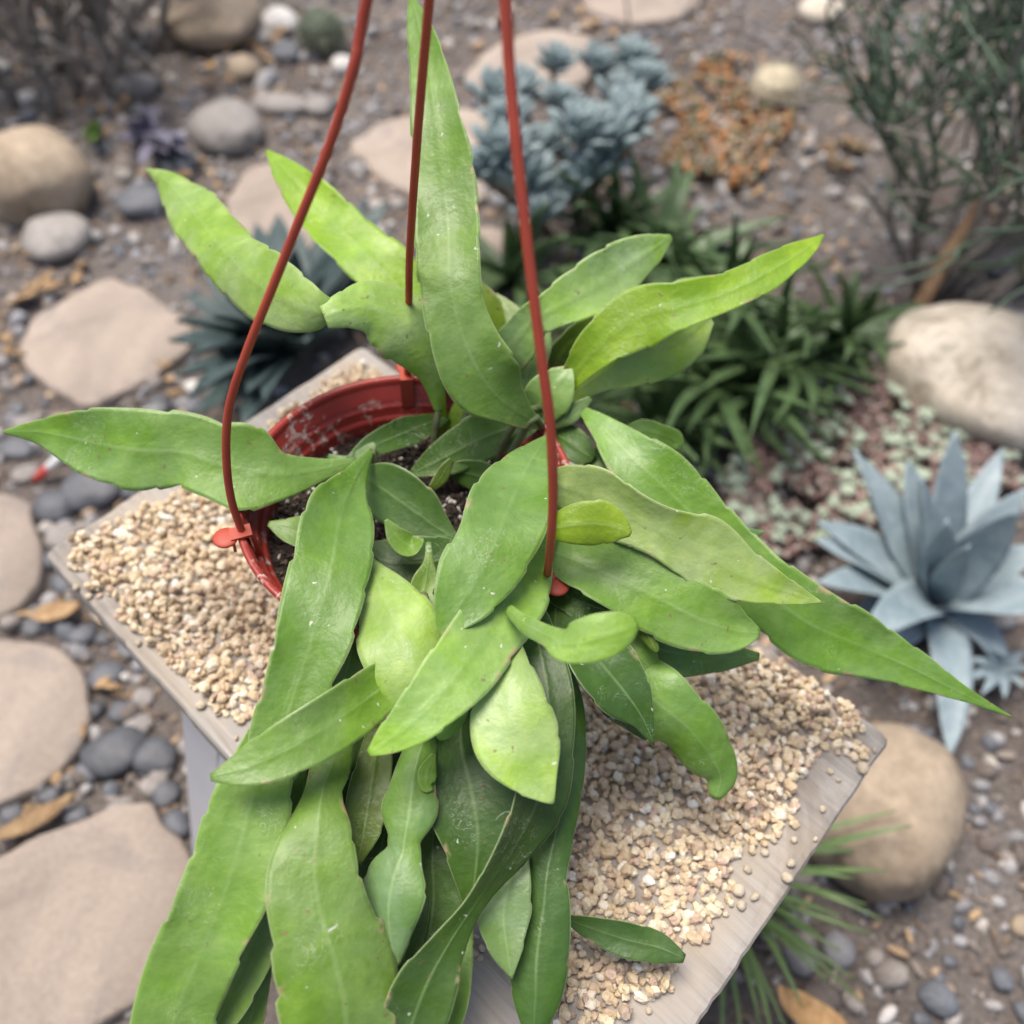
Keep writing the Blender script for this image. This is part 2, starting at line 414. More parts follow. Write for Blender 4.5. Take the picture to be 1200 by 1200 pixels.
# slate pebbles between the flagstones
FLAGS = [[(-140, 1060), (150, 930), (230, 1000), (230, 1100), (113, 1200), (-140, 1290)], [(-160, 740), (60, 745), (112, 830), (70, 915), (-160, 975)],
         [(-130, 565), (40, 575), (52, 690), (0, 730), (-130, 745)], [(15, 400), (125, 318), (230, 375), (170, 450), (100, 480)]]
spots = [(135, 882, 38, 28), (112, 570, 38, 26), (64, 592, 25, 19), (72, 628, 20, 15), (124, 792, 20, 17), (76, 682, 19, 14), (112, 668, 20, 15), (90, 956, 14, 12), (14, 952, 14, 11),
         (182, 886, 26, 21), (194, 930, 17, 16), (206, 966, 15, 21), (178, 922, 14, 13), (102, 905, 17, 14), (142, 946, 18, 12), (165, 850, 16, 12), (112, 832, 12, 10), (38, 735, 16, 11),
         (95, 745, 17, 12), (150, 760, 14, 12), (60, 655, 15, 12), (140, 835, 14, 12), (12, 975, 12, 9), (70, 500, 22, 14), (20, 525, 20, 13), (150, 500, 24, 15), (185, 475, 15, 12), (30, 555, 16, 11)]
while len(spots) < 70:
    x, y = random.uniform(-60, 250), random.uniform(440, 1180)
    if any(inpoly(x, y, f) for f in FLAGS) or any(math.hypot(x-a, y-b) < c+8 for a, b, c, d in spots): continue
    rr = random.uniform(8, 15); spots.append((x, y, rr, rr*random.uniform(.7, .85)))
for i, (cx, cy, rx, ry) in enumerate(spots):
    mt = slate if (i < 3 or random.random() < .72) else greyst
    o = boulder(cx, cy, rx, ry, mt, 'pebble', seed=i+40, base=ICO3, tilt=random.uniform(-1, 1), rough=.22, hk=random.uniform(.5, .75))
    sz = {0: 'largest dark slate pebble, lying between the stained slab and the white stool', 1: 'broad near black pebble beside the red and white marker under a leaf'}.get(i)
    tag(o, sz or ('dark slate beach pebble' if mt is slate else 'pale grey beach pebble')+' lying in the joints between tan flagstones', 'pebble', 'pebbles between the flagstones')
k = 0
while k < 60:
    x, y = random.uniform(-40, 1230), random.uniform(-60, 480)
    if 560 < x < 800 and 40 < y < 300: continue
    rr = random.uniform(6, 12)
    o = boulder(x, y, rr, rr*.75, mt := random.choice([greyst, greyst, slate, tan, whitest]), 'pebble', seed=k+140, base=ICO2, tilt=random.uniform(-1, 1))
    tag(o, 'small '+{greyst.name: 'grey', slate.name: 'dark slate', tan.name: 'tan', whitest.name: 'whitish'}[mt.name]+' pebble lying on gravelly soil behind the board', 'pebble', 'small pebbles on the far soil'); k += 1
k = 0
while k < 13:
    x, y = random.uniform(1000, 1230), random.uniform(850, 1230)
    rr = random.uniform(6, 13)
    o = boulder(x, y, rr, rr*.75, mt := random.choice([greyst, slate, slate]), 'pebble', seed=k+240, base=ICO2, tilt=random.uniform(-1, 1))
    tag(o, 'small '+{greyst.name: 'grey', slate.name: 'dark slate', whitest.name: 'whitish'}[mt.name]+' pebble on bare soil near the big smooth tan boulder', 'pebble', 'small pebbles on the near soil'); k += 1

# ---- bark chips and dry leaves
bark = stone_mat('bark_chip', [(.3, (.20, .11, .055)), (.5, (.38, .25, .13)), (.7, (.52, .38, .22))], .9, 25, 150, .4, .35)
def chip(x, y, L, wd, ang, name='bark_chip', mat=bark, curl=.15, seed=0):
    c = at(x, y, .012); k = depth(c)/FPX; L *= k; wd *= k
    d = np.array([math.cos(ang), math.sin(ang), 0]); pts = []
    for t_ in (-1, -.5, 0, .5, 1):
        p = c+d*t_*L+np.array([0, 0, .006+curl*L*(t_*t_)+random.uniform(0, .3)*wd])
        pts.append((p, wd*(1-.75*abs(t_)**2.2)*random.uniform(.75, 1.2)))
    V, F, UV = ribbon(pts, random.uniform(.1, .5), random.uniform(-.3, .3), .003, 12, 5, .15, L*.4, .1, seed, up=(0, 0, 1), edge=.0015)
    return build(name, V, F, mat, uv=UV)
chips = [(40, 965, 50, 12, .65), (70, 722, 26, 14, .4), (30, 350, 26, 12, 1.1), (55, 340, 20, 8, .2), (140, 410, 12, 6, .5), (100, 860, 10, 4, 1.9)]
regs = [(240, 330, 40, 110, 14), (0, 140, 300, 430, 16), (500, 60, 690, 720, 0), (780, 930, 90, 230, 26), (0, 90, 880, 990, 5), (180, 260, 180, 300, 9), (560, 720, 0, 60, 8), (60, 160, 120, 170, 5), (950, 1200, 300, 400, 8), (60, 200, 690, 860, 9), (180, 330, 430, 480, 8)]
for x0, x1, y0, y1, n in regs:
    for _ in range(n): chips.append((random.uniform(x0, x1), random.uniform(y0, y1), random.uniform(6, 13), random.uniform(3, 6), random.uniform(0, 3.1)))
chips = [c for c in chips if not any(inpoly(c[0], c[1], f) for f, _ in FLAGDATA)]
for i, cdat in enumerate(chips):
    o = chip(*cdat, seed=i)
    tag(o, 'long pale split bark chip lying beside the stained flagstone' if i == 0 else 'thin tan bark chip lying loose on the soil', 'bark chip', 'bark chips on the soil')
dry = stone_mat('dry_leaf', [(.3, (.36, .20, .08)), (.5, (.50, .31, .14)), (.7, (.58, .40, .2))], .7, 20, 90, .3, .1)
pts = [(at(912, 1156, .055), .002), (at(922, 1172, .05), .011), (at(945, 1188, .04), .015), (at(975, 1202, .035), .012), (at(1005, 1216, .03), .002)]
V, F, UV = ribbon(pts, .7, .2, .0012, 24, 7, .05, .02, .1, 3, up=(0, 0, 1))
tag(build('dry_leaf', V, F, dry, uv=UV), 'curled orange brown dry leaf fallen beside the grass tuft', 'dry leaf')

# ---- red and white marker stick on the ground
m, t, b = new_mat('marker_white'); b.inputs['Base Color'].default_value = (.75, .75, .74, 1); b.inputs['Roughness'].default_value = .4
m2, t, b = new_mat('marker_red'); b.inputs['Base Color'].default_value = (.55, .06, .05, 1); b.inputs['Roughness'].default_value = .4
a, e = at(47, 557, .012), at(76, 531, .045)
mk = thing('marker_stick', a, 'small red and white marker stick poking up beside dark pebbles', 'marker')
V, F = tube([a+(e-a)*s_ for s_ in (.32, .5, .8, 1)], [.006, .006, .006, .005], 10); build('barrel', V, F, m, mk)
V, F = tube([a+(e-a)*s_ for s_ in (-.25, 0, .25, .33)], [.0035, .0055, .0065, .0065], 10); build('cap', V, F, m2, mk)

# ================================================================== board on a flared white stool
TH = .019
def wood_mat():
    m, t, b = new_mat('weathered_board')
    uvn = t.nodes.new('ShaderNodeTexCoord').outputs['Object']
    mp = t.nodes.new('ShaderNodeMapping'); t.links.new(uvn, mp.inputs[0])
    mp.inputs['Rotation'].default_value = (0, 0, -GRAIN); 
    mp2 = t.nodes.new('ShaderNodeMapping'); t.links.new(mp.outputs[0], mp2.inputs[0]); mp2.inputs['Scale'].default_value = (2.2, 45, 45)
    n1 = noise_tex(t, 4, 6, .65, mp2.outputs[0], .6)
    c = ramp(t, n1, [(.28, (.20, .18, .16)), (.45, (.31, .285, .26)), (.6, (.36, .335, .31)), (.75, (.43, .41, .385))])
    n2 = noise_tex(t, 14, 5, .6, uvn, .4)
    c = mix(t, c, (.40, .33, .25), maprange(t, n2, .45, .65, 0, .65))
    c = mix(t, c, mix(t, c, (.55, .52, .50), 1.0, 'MULTIPLY'), maprange(t, noise_tex(t, 7, 5, .65, uvn, 1.0), .50, .64, 0, .8))
    n3 = noise_tex(t, 55, 4, .7, uvn)
    c = mix(t, c, (.10, .08, .07), maprange(t, n3, .66, .76, 0, .6))
    t.links.new(c, b.inputs['Base Color']); b.inputs['Roughness'].default_value = .85
    bump(t, b, n1, .5, .002); return m
cA, cB, cC, cD = (at(x, y, BOARD_Z) for x, y in ((50, 648), (424, 404), (1045, 865), (704, 1373)))
GRAIN = math.atan2(cD[1]-cA[1], cD[0]-cA[0])
def board():
    cs = [cA, cB, cC, cD]; cs = [c[:2] for c in cs]
    ctr = sum(cs)/4
    P = []
    for i in range(4):
        a, b = cs[i], cs[(i+1) % 4]; p_ = cs[i-1]
        r_ = .006
        ua, ub = (p_-a)/np.linalg.norm(p_-a), (b-a)/np.linalg.norm(b-a)
        P += [a+ua*r_, a+ua*r_*.3+ub*r_*.3, a+ub*r_]
        k = int(np.linalg.norm(b-a)/.006)
        for j in range(2, k-1): P.append(a+(b-a)*j/k)
    P = np.array(P)
    if np.sum(P[:, 0]*np.roll(P[:, 1], -1)-P[:, 1]*np.roll(P[:, 0], -1)) < 0: P = P[::-1]
    n = len(P); u = (P-ctr)/np.linalg.norm(P-ctr, axis=1)[:, None]
    wob = np.array([noise.noise(Vector((p[0]*40, p[1]*40, 9)))*.0011+min(0, noise.noise(Vector((p[0]*110, p[1]*110, 2)))+.25)*.003 for p in P])
    V = []; F = []
    rings = [(-.004, -TH), (0, -TH+.002), (0, -.003), (-.0016, -.0006), (-.005, 0)]
    for k, z in rings:
        for i in range(n): q = P[i]+u[i]*(k+wob[i]*(1 if z > -TH*.9 else .5)); V.append((q[0], q[1], BOARD_Z+z))
    for rr in range(len(rings)-1):
        for i in range(n): F.append((rr*n+i, rr*n+(i+1) % n, (rr+1)*n+(i+1) % n, (rr+1)*n+i))
    F.append(tuple((len(rings)-1)*n+i for i in range(n))); F.append(tuple(range(n-1, -1, -1)))
    return V, F
V, F = board()
tag(build('wooden_board', V, F, wood_mat(), smooth=False), 'weathered grey wooden board strewn with cream gravel, carrying the red pot', 'board')

# stool: flared legs frame of four panels with corner posts
m, t, b = new_mat('grey_white_plastic'); v = objvec(t)
c = ramp(t, noise_tex(t, 8, 4, .6, v), [(.3, (.50, .51, .54)), (.7, (.60, .61, .64))])
c = mix(t, c, (.34, .31, .28), maprange(t, noise_tex(t, 30, 5, .7, v), .62, .75, 0, .35))
t.links.new(c, b.inputs['Base Color']); b.inputs['Roughness'].default_value = .45
plastic = m
zt = BOARD_Z-TH
uL = (cD-cA)/np.linalg.norm(cD-cA); uS = (cB-cA)/np.linalg.norm(cB-cA); uL[2] = uS[2] = 0
LL = np.linalg.norm(cD-cA); LS = np.linalg.norm(cB-cA)
def bp(a, s, z): q = cA+uL*a+uS*s; return np.array([q[0], q[1], z])
top4 = [(.135, .018), (LL-.06, .018), (LL-.06, LS-.025), (.135, LS-.025)]
fl = .055
bot4 = [(.135-fl, .018-fl), (LL-.06+fl, .018-fl), (LL-.06+fl, LS-.025+fl), (.135-fl, LS-.025+fl)]
st = thing('stool', bp(LL/2, LS/2, 0), 'greyish white plastic stool with flared sides under the board', 'stool')
def slab(quad_out, inset):
    """thin panel from 4 outer points and an inward vector"""
    q = [np.array(p) for p in quad_out]; q += [p+inset for p in q]
    return np.array(q), [(0, 1, 2, 3), (7, 6, 5, 4), (0, 4, 5, 1), (1, 5, 6, 2), (2, 6, 7, 3), (3, 7, 4, 0)]
cen = np.array([(top4[0][0]+top4[1][0])/2, (top4[0][1]+top4[2][1])/2])
for i in range(4):
    j = (i+1) % 4
    ta, tb_, ba, bb = top4[i], top4[j], bot4[i], bot4[j]
    def lerp(a, b, s): return (a[0]+(b[0]-a[0])*s, a[1]+(b[1]-a[1])*s)
    s0 = .10 if i % 2 == 0 else .14
    mid = np.array(lerp(ta, tb_, .5)); inn = cen-mid; inn = inn/np.linalg.norm(inn)
    iv = (uL*inn[0]+uS*inn[1])
    q = [bp(*lerp(ba, bb, s0), .09), bp(*lerp(ba, bb, 1-s0), .09), bp(*lerp(ta, tb_, 1-s0), zt-.001), bp(*lerp(ta, tb_, s0), zt-.001)]
    q = [p+iv*.004 for p in q]
    V, F = slab(q, iv*.006); build('side_panel', V, F, plastic, st, smooth=False)
for i in range(4):                     # corner legs: L-shaped flared posts
    t_, b_ = np.array(top4[i]), np.array(bot4[i]); sg = np.sign(cen-t_)
    wd_t, wd_b = .045, .040
    def ring(p, wd, z):
        o_ = [(0, 0), (wd, 0), (wd, .01), (.01, .01), (.01, wd), (0, wd)]
        return [bp(p[0]+sg[0]*x, p[1]+sg[1]*y, z) for x, y in o_]
    V = ring(b_, wd_b, 0)+ring(b_+(t_-b_)*.995, wd_t, zt-.003)
    F = [(k, (k+1) % 6, 6+(k+1) % 6, 6+k) for k in range(6)]+[tuple(range(5, -1, -1)), tuple(range(6, 12))]
    build('leg', V, F, plastic, st, smooth=False)
q = [bp(top4[0][0]+.004, top4[0][1]+.004, zt-.012), bp(top4[1][0]-.004, top4[1][1]+.004, zt-.012), bp(top4[2][0]-.004, top4[2][1]-.004, zt-.012), bp(top4[3][0]+.004, top4[3][1]-.004, zt-.012)]
V, F = slab(q, np.array([0, 0, .0125])); build('seat', V, F, plastic, st, smooth=False)
# ================================================================== cream gravel on the board
pum_stops = [(0, (.60, .48, .32)), (.2, (.66, .56, .40)), (.38, (.53, .41, .27)), (.54, (.62, .51, .37)), (.68, (.49, .37, .26)), (.77, (.70, .62, .50)), (.86, (.52, .38, .29)), (.93, (.38, .29, .22)), (.965, (.72, .68, .60))]
pum = island_mat('pumice', [(a, tuple(min(.8, x*1.12) for x in c)) for a, c in pum_stops], .9, 320, .5, .4)
COVER = [(78, 642), (165, 596), (250, 545), (330, 490), (415, 428), (440, 432), (560, 522), (700, 618), (880, 752), (1000, 838), (1012, 858), (1015, 884), (970, 882), (935, 904), (920, 929), (935, 964), (910, 994), (890, 989), (865, 1004), (868, 1054), (830, 1089), (804, 1112), (798, 1147), (759, 1172), (714, 1222), (654, 1262), (639, 1162), (626, 1102), (560, 1085), (480, 990), (380, 905), (300, 852), (262, 838), (225, 826), (185, 775), (130, 715)]
POT_Z = BOARD_Z+.135
PC = at(479, 578, POT_Z); PR = .100
cent, rad = [], []
loose = []
sp = .0047
for i in range(0, 130):
    for j in range(0, 80):
        p = cA+uL*(i*sp+random.uniform(-.5, .5)*sp)+uS*(j*sp+random.uniform(-.5, .5)*sp)
        a, s_ = (p-cA)@uL, (p-cA)@uS
        if not (.006 < a < LL-.006 and .006 < s_ < LS-.006): continue
        x, y = pix(p)
        x += 20*noise.noise(Vector((p[0]*45, p[1]*45, 0))); y += 20*noise.noise(Vector((p[0]*45, p[1]*45, 7)))
        if not inpoly(x, y, COVER): continue
        thin = noise.noise(Vector((p[0]*22, p[1]*22, 4)))
        lim = -.8 if x < 900 and y < 1000 else -.5
        if thin < lim: continue
        r_ = random.uniform(.0021, .0037)*(1.35 if random.random() < .08 else 1)
        cent.append((p[0], p[1], BOARD_Z+r_*.55)); rad.append(r_)
        dens = .55 if x < 500 else .35
        if thin > -.15 and random.random() < dens:
            r2 = random.uniform(.0022, .0037); cent.append((p[0]+random.uniform(-.002, .002), p[1]+random.uniform(-.002, .002), BOARD_Z+.0034+r2*.55)); rad.append(r2)
        if thin > .15 and random.random() < .25:
            r2 = random.uniform(.0022, .0038); cent.append((p[0], p[1], BOARD_Z+.0064+r2*.5)); rad.append(r2)
V, F = stones(np.array(cent), np.array(rad), ICO2, .2, (.5, 1.0), 24)
tag(build('board_gravel', V, F, pum, origin=cA, smooth=False), 'cream and tan pumice gravel heaped across the wooden board', 'gravel', None, 'stuff')
# loose pieces on the bare wood, one by one
lp = [(945, 895, 6), (972, 905, 5), (982, 915, 4), (963, 949, 5), (937, 876, 7), (1010, 902, 9), (926, 1013, 7), (921, 1030, 8), (1024, 880, 4), (865, 1045, 9), (884, 1052, 7), (868, 1062, 7), (850, 1072, 5), (810, 1090, 6), (806, 1100, 5),
      (875, 1020, 6), (905, 985, 6), (930, 985, 5), (912, 972, 6), (895, 1000, 6), (955, 984, 4), (546, 1144, 5), (556, 1118, 6), (565, 1112, 5), (552, 1105, 6), (563, 1123, 5), (558, 1098, 5), (236, 828, 7), (253, 830, 6), (277, 838, 7), (285, 842, 6),
      (290, 868, 6), (277, 866, 4), (90, 690, 5), (84, 665, 6), (105, 700, 5), (163, 755, 5), (785, 1160, 5), (770, 1166, 6), (760, 1185, 5), (800, 1095, 5), (1000, 890, 5), (320, 515, 4), (345, 500, 5), (300, 532, 4), (370, 470, 5), (395, 445, 4)]
proto = []
for k in range(6):
    V0, F0 = ICO2
    me = bpy.data.meshes.new('pumice_pebble'); Vv = V0*(1+np.random.uniform(-.12, .12, (len(V0), 1)))*np.array([1.05, random.uniform(.7, .95), random.uniform(.65, .85)])
    me.from_pydata(Vv.tolist(), [], F0.tolist()); me.polygons.foreach_set('use_smooth', np.ones(len(F0), bool)); proto.append(me)
pum1 = stone_mat('pumice_pebble', [(.3, (.56, .45, .31)), (.5, (.66, .56, .42)), (.7, (.74, .66, .53))], .9, 1, 4, .5, .15)
for me in proto: me.materials.append(pum1)
for i, (x, y, r_) in enumerate(lp):
    o = bpy.data.objects.new('pumice_pebble', proto[i % 6]); COL.objects.link(o)
    k = .85*r_*depth(at(x, y, BOARD_Z))/FPX; o.scale = (k, k, k)
    q = at(x, y, BOARD_Z); o.location = (q[0], q[1], BOARD_Z+k*.68); o.rotation_euler = (0, 0, random.uniform(0, 6))
    tag(o, 'cream pumice pebble lying loose on the bare grey wood', 'pebble', 'loose pumice pebbles on bare wood')

# ================================================================== red hanging pot
def pot_mat():
    m, t, b = new_mat('brick_red_plastic'); v = objvec(t)
    n1 = noise_tex(t, 30, 4, .6, v)
    c = ramp(t, n1, [(.3, (.25, .026, .018)), (.7, (.32, .036, .024))])
    n2 = noise_tex(t, 130, 5, .7, v, .5); n4 = noise_tex(t, 26, 3, .6, v)
    dirt = math_n(t, 'MULTIPLY', maprange(t, n2, .52, .60), maprange(t, n4, .44, .54))
    sep = t.nodes.new('ShaderNodeSeparateXYZ'); t.links.new(v, sep.inputs[0])
    c = mix(t, c, (.55, .48, .42), math_n(t, 'MULTIPLY', dirt, .75))
    t.links.new(c, b.inputs['Base Color']); b.inputs['Roughness'].default_value = .38
    bump(t, b, n2, .08, .001); return m
potm = pot_mat()
m, t, b = new_mat('hanger_plastic'); v = objvec(t)
c = ramp(t, noise_tex(t, 40, 3, .6, v), [(.3, (.34, .045, .023)), (.7, (.42, .062, .031))]); t.links.new(c, b.inputs['Base Color']); b.inputs['Roughness'].default_value = .55
hang = m
BASE = np.array([PC[0], PC[1], BOARD_Z+.001])
pot = thing('hanging_pot', BASE, 'brick red plastic hanging pot with three curved hanger arms', 'plant pot')
def lathe(prof, c, seg=96):
    V = []; n = len(prof)
    for r_, z in prof:
        for k in range(seg): a = 2*math.pi*k/seg; V.append((c[0]+r_*math.cos(a), c[1]+r_*math.sin(a), c[2]+z))
    F = [(i*seg+k, i*seg+(k+1) % seg, (i+1)*seg+(k+1) % seg, (i+1)*seg+k) for i in range(n-1) for k in range(seg)]
    F += [tuple(range(seg-1, -1, -1)), tuple((n-1)*seg+k for k in range(seg))]
    return V, F
prof = [(.070, 0), (.073, .002), (.086, .09), (.0885, .108), (.093, .110), (.0945, .130), (.0975, .1315), (.0995, .1325), (.1003, .1340), (.0998, .1352), (.0985, .1356), (.0965, .1350), (.0955, .1335),
        (.0945, .1200), (.0930, .1175), (.0905, .1168), (.0898, .1155), (.0893, .1110), (.0880, .1095), (.0868, .1090), (.0862, .1070), (.0830, .0800), (.0700, .004)]
V, F = lathe(prof, BASE); build('pot_body', V, F, potm, pot)
HOOK = at(552, -560, BOARD_Z+.53)
def arm(path, name):
    """arm from the rim up to the hook: heights follow the straight line rim -> hook"""
    p0 = at(*path[0], POT_Z-.004)
    pts = [p0]
    for x, y in path[1:]:
        ts = np.linspace(0, 1, 400); ln = [p0+(HOOK-p0)*t_ for t_ in ts]; ys = [pix(l)[1] for l in ln]
        i = int(np.argmin(np.abs(np.array(ys)-y))); z_ = ln[i][2]+(.062*math.sin(math.pi*ts[i]**.45)*(1-ts[i]) if name == 2 else 0)
        pts.append(at(x, y, z_))
    pts.append(HOOK)
    C, L = catmull(np.array(pts), 70)
    V, F = tube(C, .0022, 10)
    return build('hanger_arm', V, F, hang, pot), pts[0]
arms = [[(287, 632), (271, 585), (265, 530), (269, 475), (288, 415), (318, 340), (352, 255), (388, 165), (417, 70), (430, 0)],
        [(477, 446), (479, 360), (480, 300), (487, 190), (494, 100), (503, 0)],
        [(640, 685), (645, 640), (648, 580), (645, 500), (636, 430), (622, 320), (606, 180), (597, 80), (592, 0)]]
for k, pth in enumerate(arms):
    o, p = arm(pth, k)
    rd = np.array([p[0]-PC[0], p[1]-PC[1]]); rd /= np.linalg.norm(rd)
    q = np.array([PC[0]+rd[0]*.098, PC[1]+rd[1]*.098, POT_Z])
    tn = np.array([-rd[1], rd[0], 0]); r3 = np.array([rd[0], rd[1], 0]); up = np.array([0, 0, 1.0])
    # clip: tab hooked over the rim, plus a flat round foot outside
    V = []; prof2 = [(-.0085, -.018), (-.0055, -.018), (-.0048, .0019), (.0040, .0019), (.0045, -.008), (.0062, -.008), (.0058, .0036), (-.006, .0038)]
    for s_ in (-.0042, .0042):
        for a, h in prof2: V.append(q+tn*s_+r3*a+up*h)
    n = len(prof2); F = [(i, (i+1) % n, n+(i+1) % n, n+i) for i in range(n)]+[tuple(range(n-1, -1, -1)), tuple(range(n, 2*n))]
    o['_o'] = [float(x) for x in BASE]
    build('clip', V, F, hang, o, smooth=False)
    V, F = lathe([(.003, -.0012), (.0068, -.0008), (.0072, .0002), (.0062, .001), (.003, .0016)], q+r3*.0085+up*.0015, 24); build('clip_foot', V, F, hang, o)
    if '_o' in o: del o['_o']
# hook
pts = [HOOK+np.array([0, 0, -.012]), HOOK+np.array([0, 0, .02]), HOOK+np.array([0, 0, .05]), HOOK+np.array([.014, 0, .075]), HOOK+np.array([.034, 0, .072]), HOOK+np.array([.038, 0, .05])]
C, L = catmull(np.array(pts), 40); V, F = tube(C, .0034, 10); build('hook', V, F, hang, pot)

# soil in the pot
m, t, b = new_mat('potting_soil'); v = objvec(t); n1 = noise_tex(t, 260, 5, .75, v)
c = ramp(t, n1, [(.35, (.012, .009, .007)), (.55, (.045, .032, .024)), (.7, (.10, .075, .055))]); t.links.new(c, b.inputs['Base Color']); b.inputs['Roughness'].default_value = .95; bump(t, b, n1, .8, .004)
SOIL_Z = BASE[2]+.099
V = [(PC[0], PC[1], SOIL_Z)]; F = []; nr, seg = 12, 60
for i in range(1, nr+1):
    for k in range(seg):
        a = 2*math.pi*k/seg; rr = .0858*i/nr; x, y = PC[0]+rr*math.cos(a), PC[1]+rr*math.sin(a)
        V.append((x, y, SOIL_Z+.006*noise.noise(Vector((x*40, y*40, 0)))))
for k in range(seg): F.append((0, 1+k, 1+(k+1) % seg))
for i in range(nr-1):
    for k in range(seg): F.append((1+i*seg+k, 1+(i+1)*seg+k, 1+(i+1)*seg+(k+1) % seg, 1+i*seg+(k+1) % seg))
so = build('potting_soil', V, F, m, origin=(PC[0], PC[1], SOIL_Z)); tag(so, 'dark potting soil filling the red pot', 'soil', None, 'stuff')
cc, rr_ = [], []
for _ in range(3200):
    a = random.uniform(0, 6.283); q = .085*math.sqrt(random.random()); x, y = PC[0]+q*math.cos(a), PC[1]+q*math.sin(a); r_ = random.uniform(.0007, .0022)
    cc.append((x, y, SOIL_Z+.006*noise.noise(Vector((x*40, y*40, 0)))+r_*.4)); rr_.append(r_)
V, F = stones(np.array(cc), np.array(rr_), ICO1, .25, (.5, 1))
sg_ = build('soil_crumb', V, F, island_mat('soil_crumb', [(0, (.03, .022, .016)), (.3, (.07, .05, .035)), (.6, (.02, .015, .012)), (.78, (.16, .12, .085)), (.9, (.6, .57, .52))], .95, 700), origin=(PC[0], PC[1], SOIL_Z), smooth=False)
tag(sg_, 'soil crumbs and white perlite grains on top of the potting soil', 'soil', None, 'stuff')

# ================================================================== the leaf cactus
def leaf_mat():
    m, t, b = new_mat('cactus_leaf')
    tc = t.nodes.new('ShaderNodeTexCoord'); v = tc.outputs['Object']
    oi = t.nodes.new('ShaderNodeObjectInfo'); col = oi.outputs['Color']
    sep = t.nodes.new('ShaderNodeSeparateXYZ'); t.links.new(tc.outputs['UV'], sep.inputs[0])
    u = math_n(t, 'ABSOLUTE', math_n(t, 'SUBTRACT', sep.outputs[0], .5))      # 0 at the midrib, .5 at the edge
    n1 = noise_tex(t, 22, 4, .6, v, .5)
    c = mix(t, col, mix(t, col, (.78, .90, .30), 1.0, 'MULTIPLY'), maprange(t, n1, .42, .62, 0, 1))
    n2 = noise_tex(t, 75, 4, .6, v)                                              # fine mottling
    c = mix(t, c, mix(t, c, (1.3, 1.22, 1.25), 1.0, 'MULTIPLY'), maprange(t, n2, .45, .7, 0, .9))
    nb = noise_tex(t, 16, 4, .65, v, .8)                                         # whitish bloom patches, sky sheen painted into the colour
    c = mix(t, c, mix(t, c, (1.5, 1.36, 2.0), 1.0, 'MULTIPLY'), maprange(t, nb, .45, .68, 0, .75))
    rib = math_n(t, 'MULTIPLY', maprange(t, u, .008, .034, .36, 0), maprange(t, noise_tex(t, 18, 3, .6, v), .35, .6, .15, 1))
    c = mix(t, c, (.34, .48, .20), rib)
    # thin pale rim and faint side veins
    c = mix(t, c, (.40, .48, .24), maprange(t, u, .475, .5, 0, .75))
    # white scuffs and dried droplets
    mp = t.nodes.new('ShaderNodeMapping'); t.links.new(v, mp.inputs[0]); mp.inputs['Scale'].default_value = (1, 1, 1)
    wn = t.nodes.new('ShaderNodeTexNoise'); wn.inputs['Scale'].default_value = 90; t.links.new(v, wn.inputs['Vector'])
    va = t.nodes.new('ShaderNodeVectorMath'); va.operation = 'MULTIPLY_ADD'; t.links.new(wn.outputs['Color'], va.inputs[0]); va.inputs[1].default_value = (.014,)*3; t.links.new(v, va.inputs[2])
    vw = va.outputs[0]
    vo = t.nodes.new('ShaderNodeTexVoronoi'); vo.inputs['Scale'].default_value = 120; t.links.new(vw, vo.inputs['Vector'])
    spot = maprange(t, vo.outputs['Distance'], .06, .12, 1, 0)
    gate = maprange(t, noise_tex(t, 45, 2, .5, v), .55, .60)
    c = mix(t, c, (.66, .68, .58), math_n(t, 'MULTIPLY', math_n(t, 'MULTIPLY', spot, gate), .8))
    vo2 = t.nodes.new('ShaderNodeTexVoronoi'); vo2.inputs['Scale'].default_value = 40; t.links.new(vw, vo2.inputs['Vector'])
    d = math_n(t, 'ABSOLUTE', math_n(t, 'SUBTRACT', vo2.outputs['Distance'], .21))
    ringm = math_n(t, 'MULTIPLY', maprange(t, d, .0, .022, 1, 0), maprange(t, noise_tex(t, 30, 2, .5, v), .62, .66))
    c = mix(t, c, (.50, .58, .44), math_n(t, 'MULTIPLY', ringm, .6))
    ns = noise_tex(t, 60, 3, .7, v, 2.5)
    sc = math_n(t, 'MULTIPLY', maprange(t, math_n(t, 'ABSOLUTE', math_n(t, 'SUBTRACT', ns, .5)), 0, .010, 1, 0), maprange(t, noise_tex(t, 28, 2, .5, v), .57, .63))
    c = mix(t, c, (.55, .60, .48), math_n(t, 'MULTIPLY', sc, .55))
    # corky tan scars along the margins, brown flecks
    c = mix(t, c, (.42, .33, .19), math_n(t, 'MULTIPLY', maprange(t, u, .40, .485, 0, 1), maprange(t, noise_tex(t, 55, 3, .6, v), .60, .66)))
    c = mix(t, c, (.20, .13, .06), math_n(t, 'MULTIPLY', maprange(t, noise_tex(t, 210, 2, .5, v), .70, .74), .7))
    t.links.new(c, b.inputs['Base Color'])
    t.links.new(maprange(t, n1, .3, .7, .36, .54), b.inputs['Roughness'])
    b.inputs['Specular IOR Level'].default_value = .5
    wv = t.nodes.new('ShaderNodeMath'); wv.operation = 'SINE'
    t.links.new(math_n(t, 'ADD', math_n(t, 'MULTIPLY', math_n(t, 'SUBTRACT', sep.outputs[1], math_n(t, 'MULTIPLY', u, .55)), 62), math_n(t, 'MULTIPLY', n2, 9)), wv.inputs[0])
    h = mix(t, mix(t, n1, noise_tex(t, 120, 3, .6, v), .5), wv.outputs[0], .008)
    bump(t, b, h, .4, .004)
    tr = t.nodes.new('ShaderNodeBsdfTranslucent'); t.links.new(mix(t, c, (1.5, 1.6, .5), 1.0, 'MULTIPLY'), tr.inputs[0])
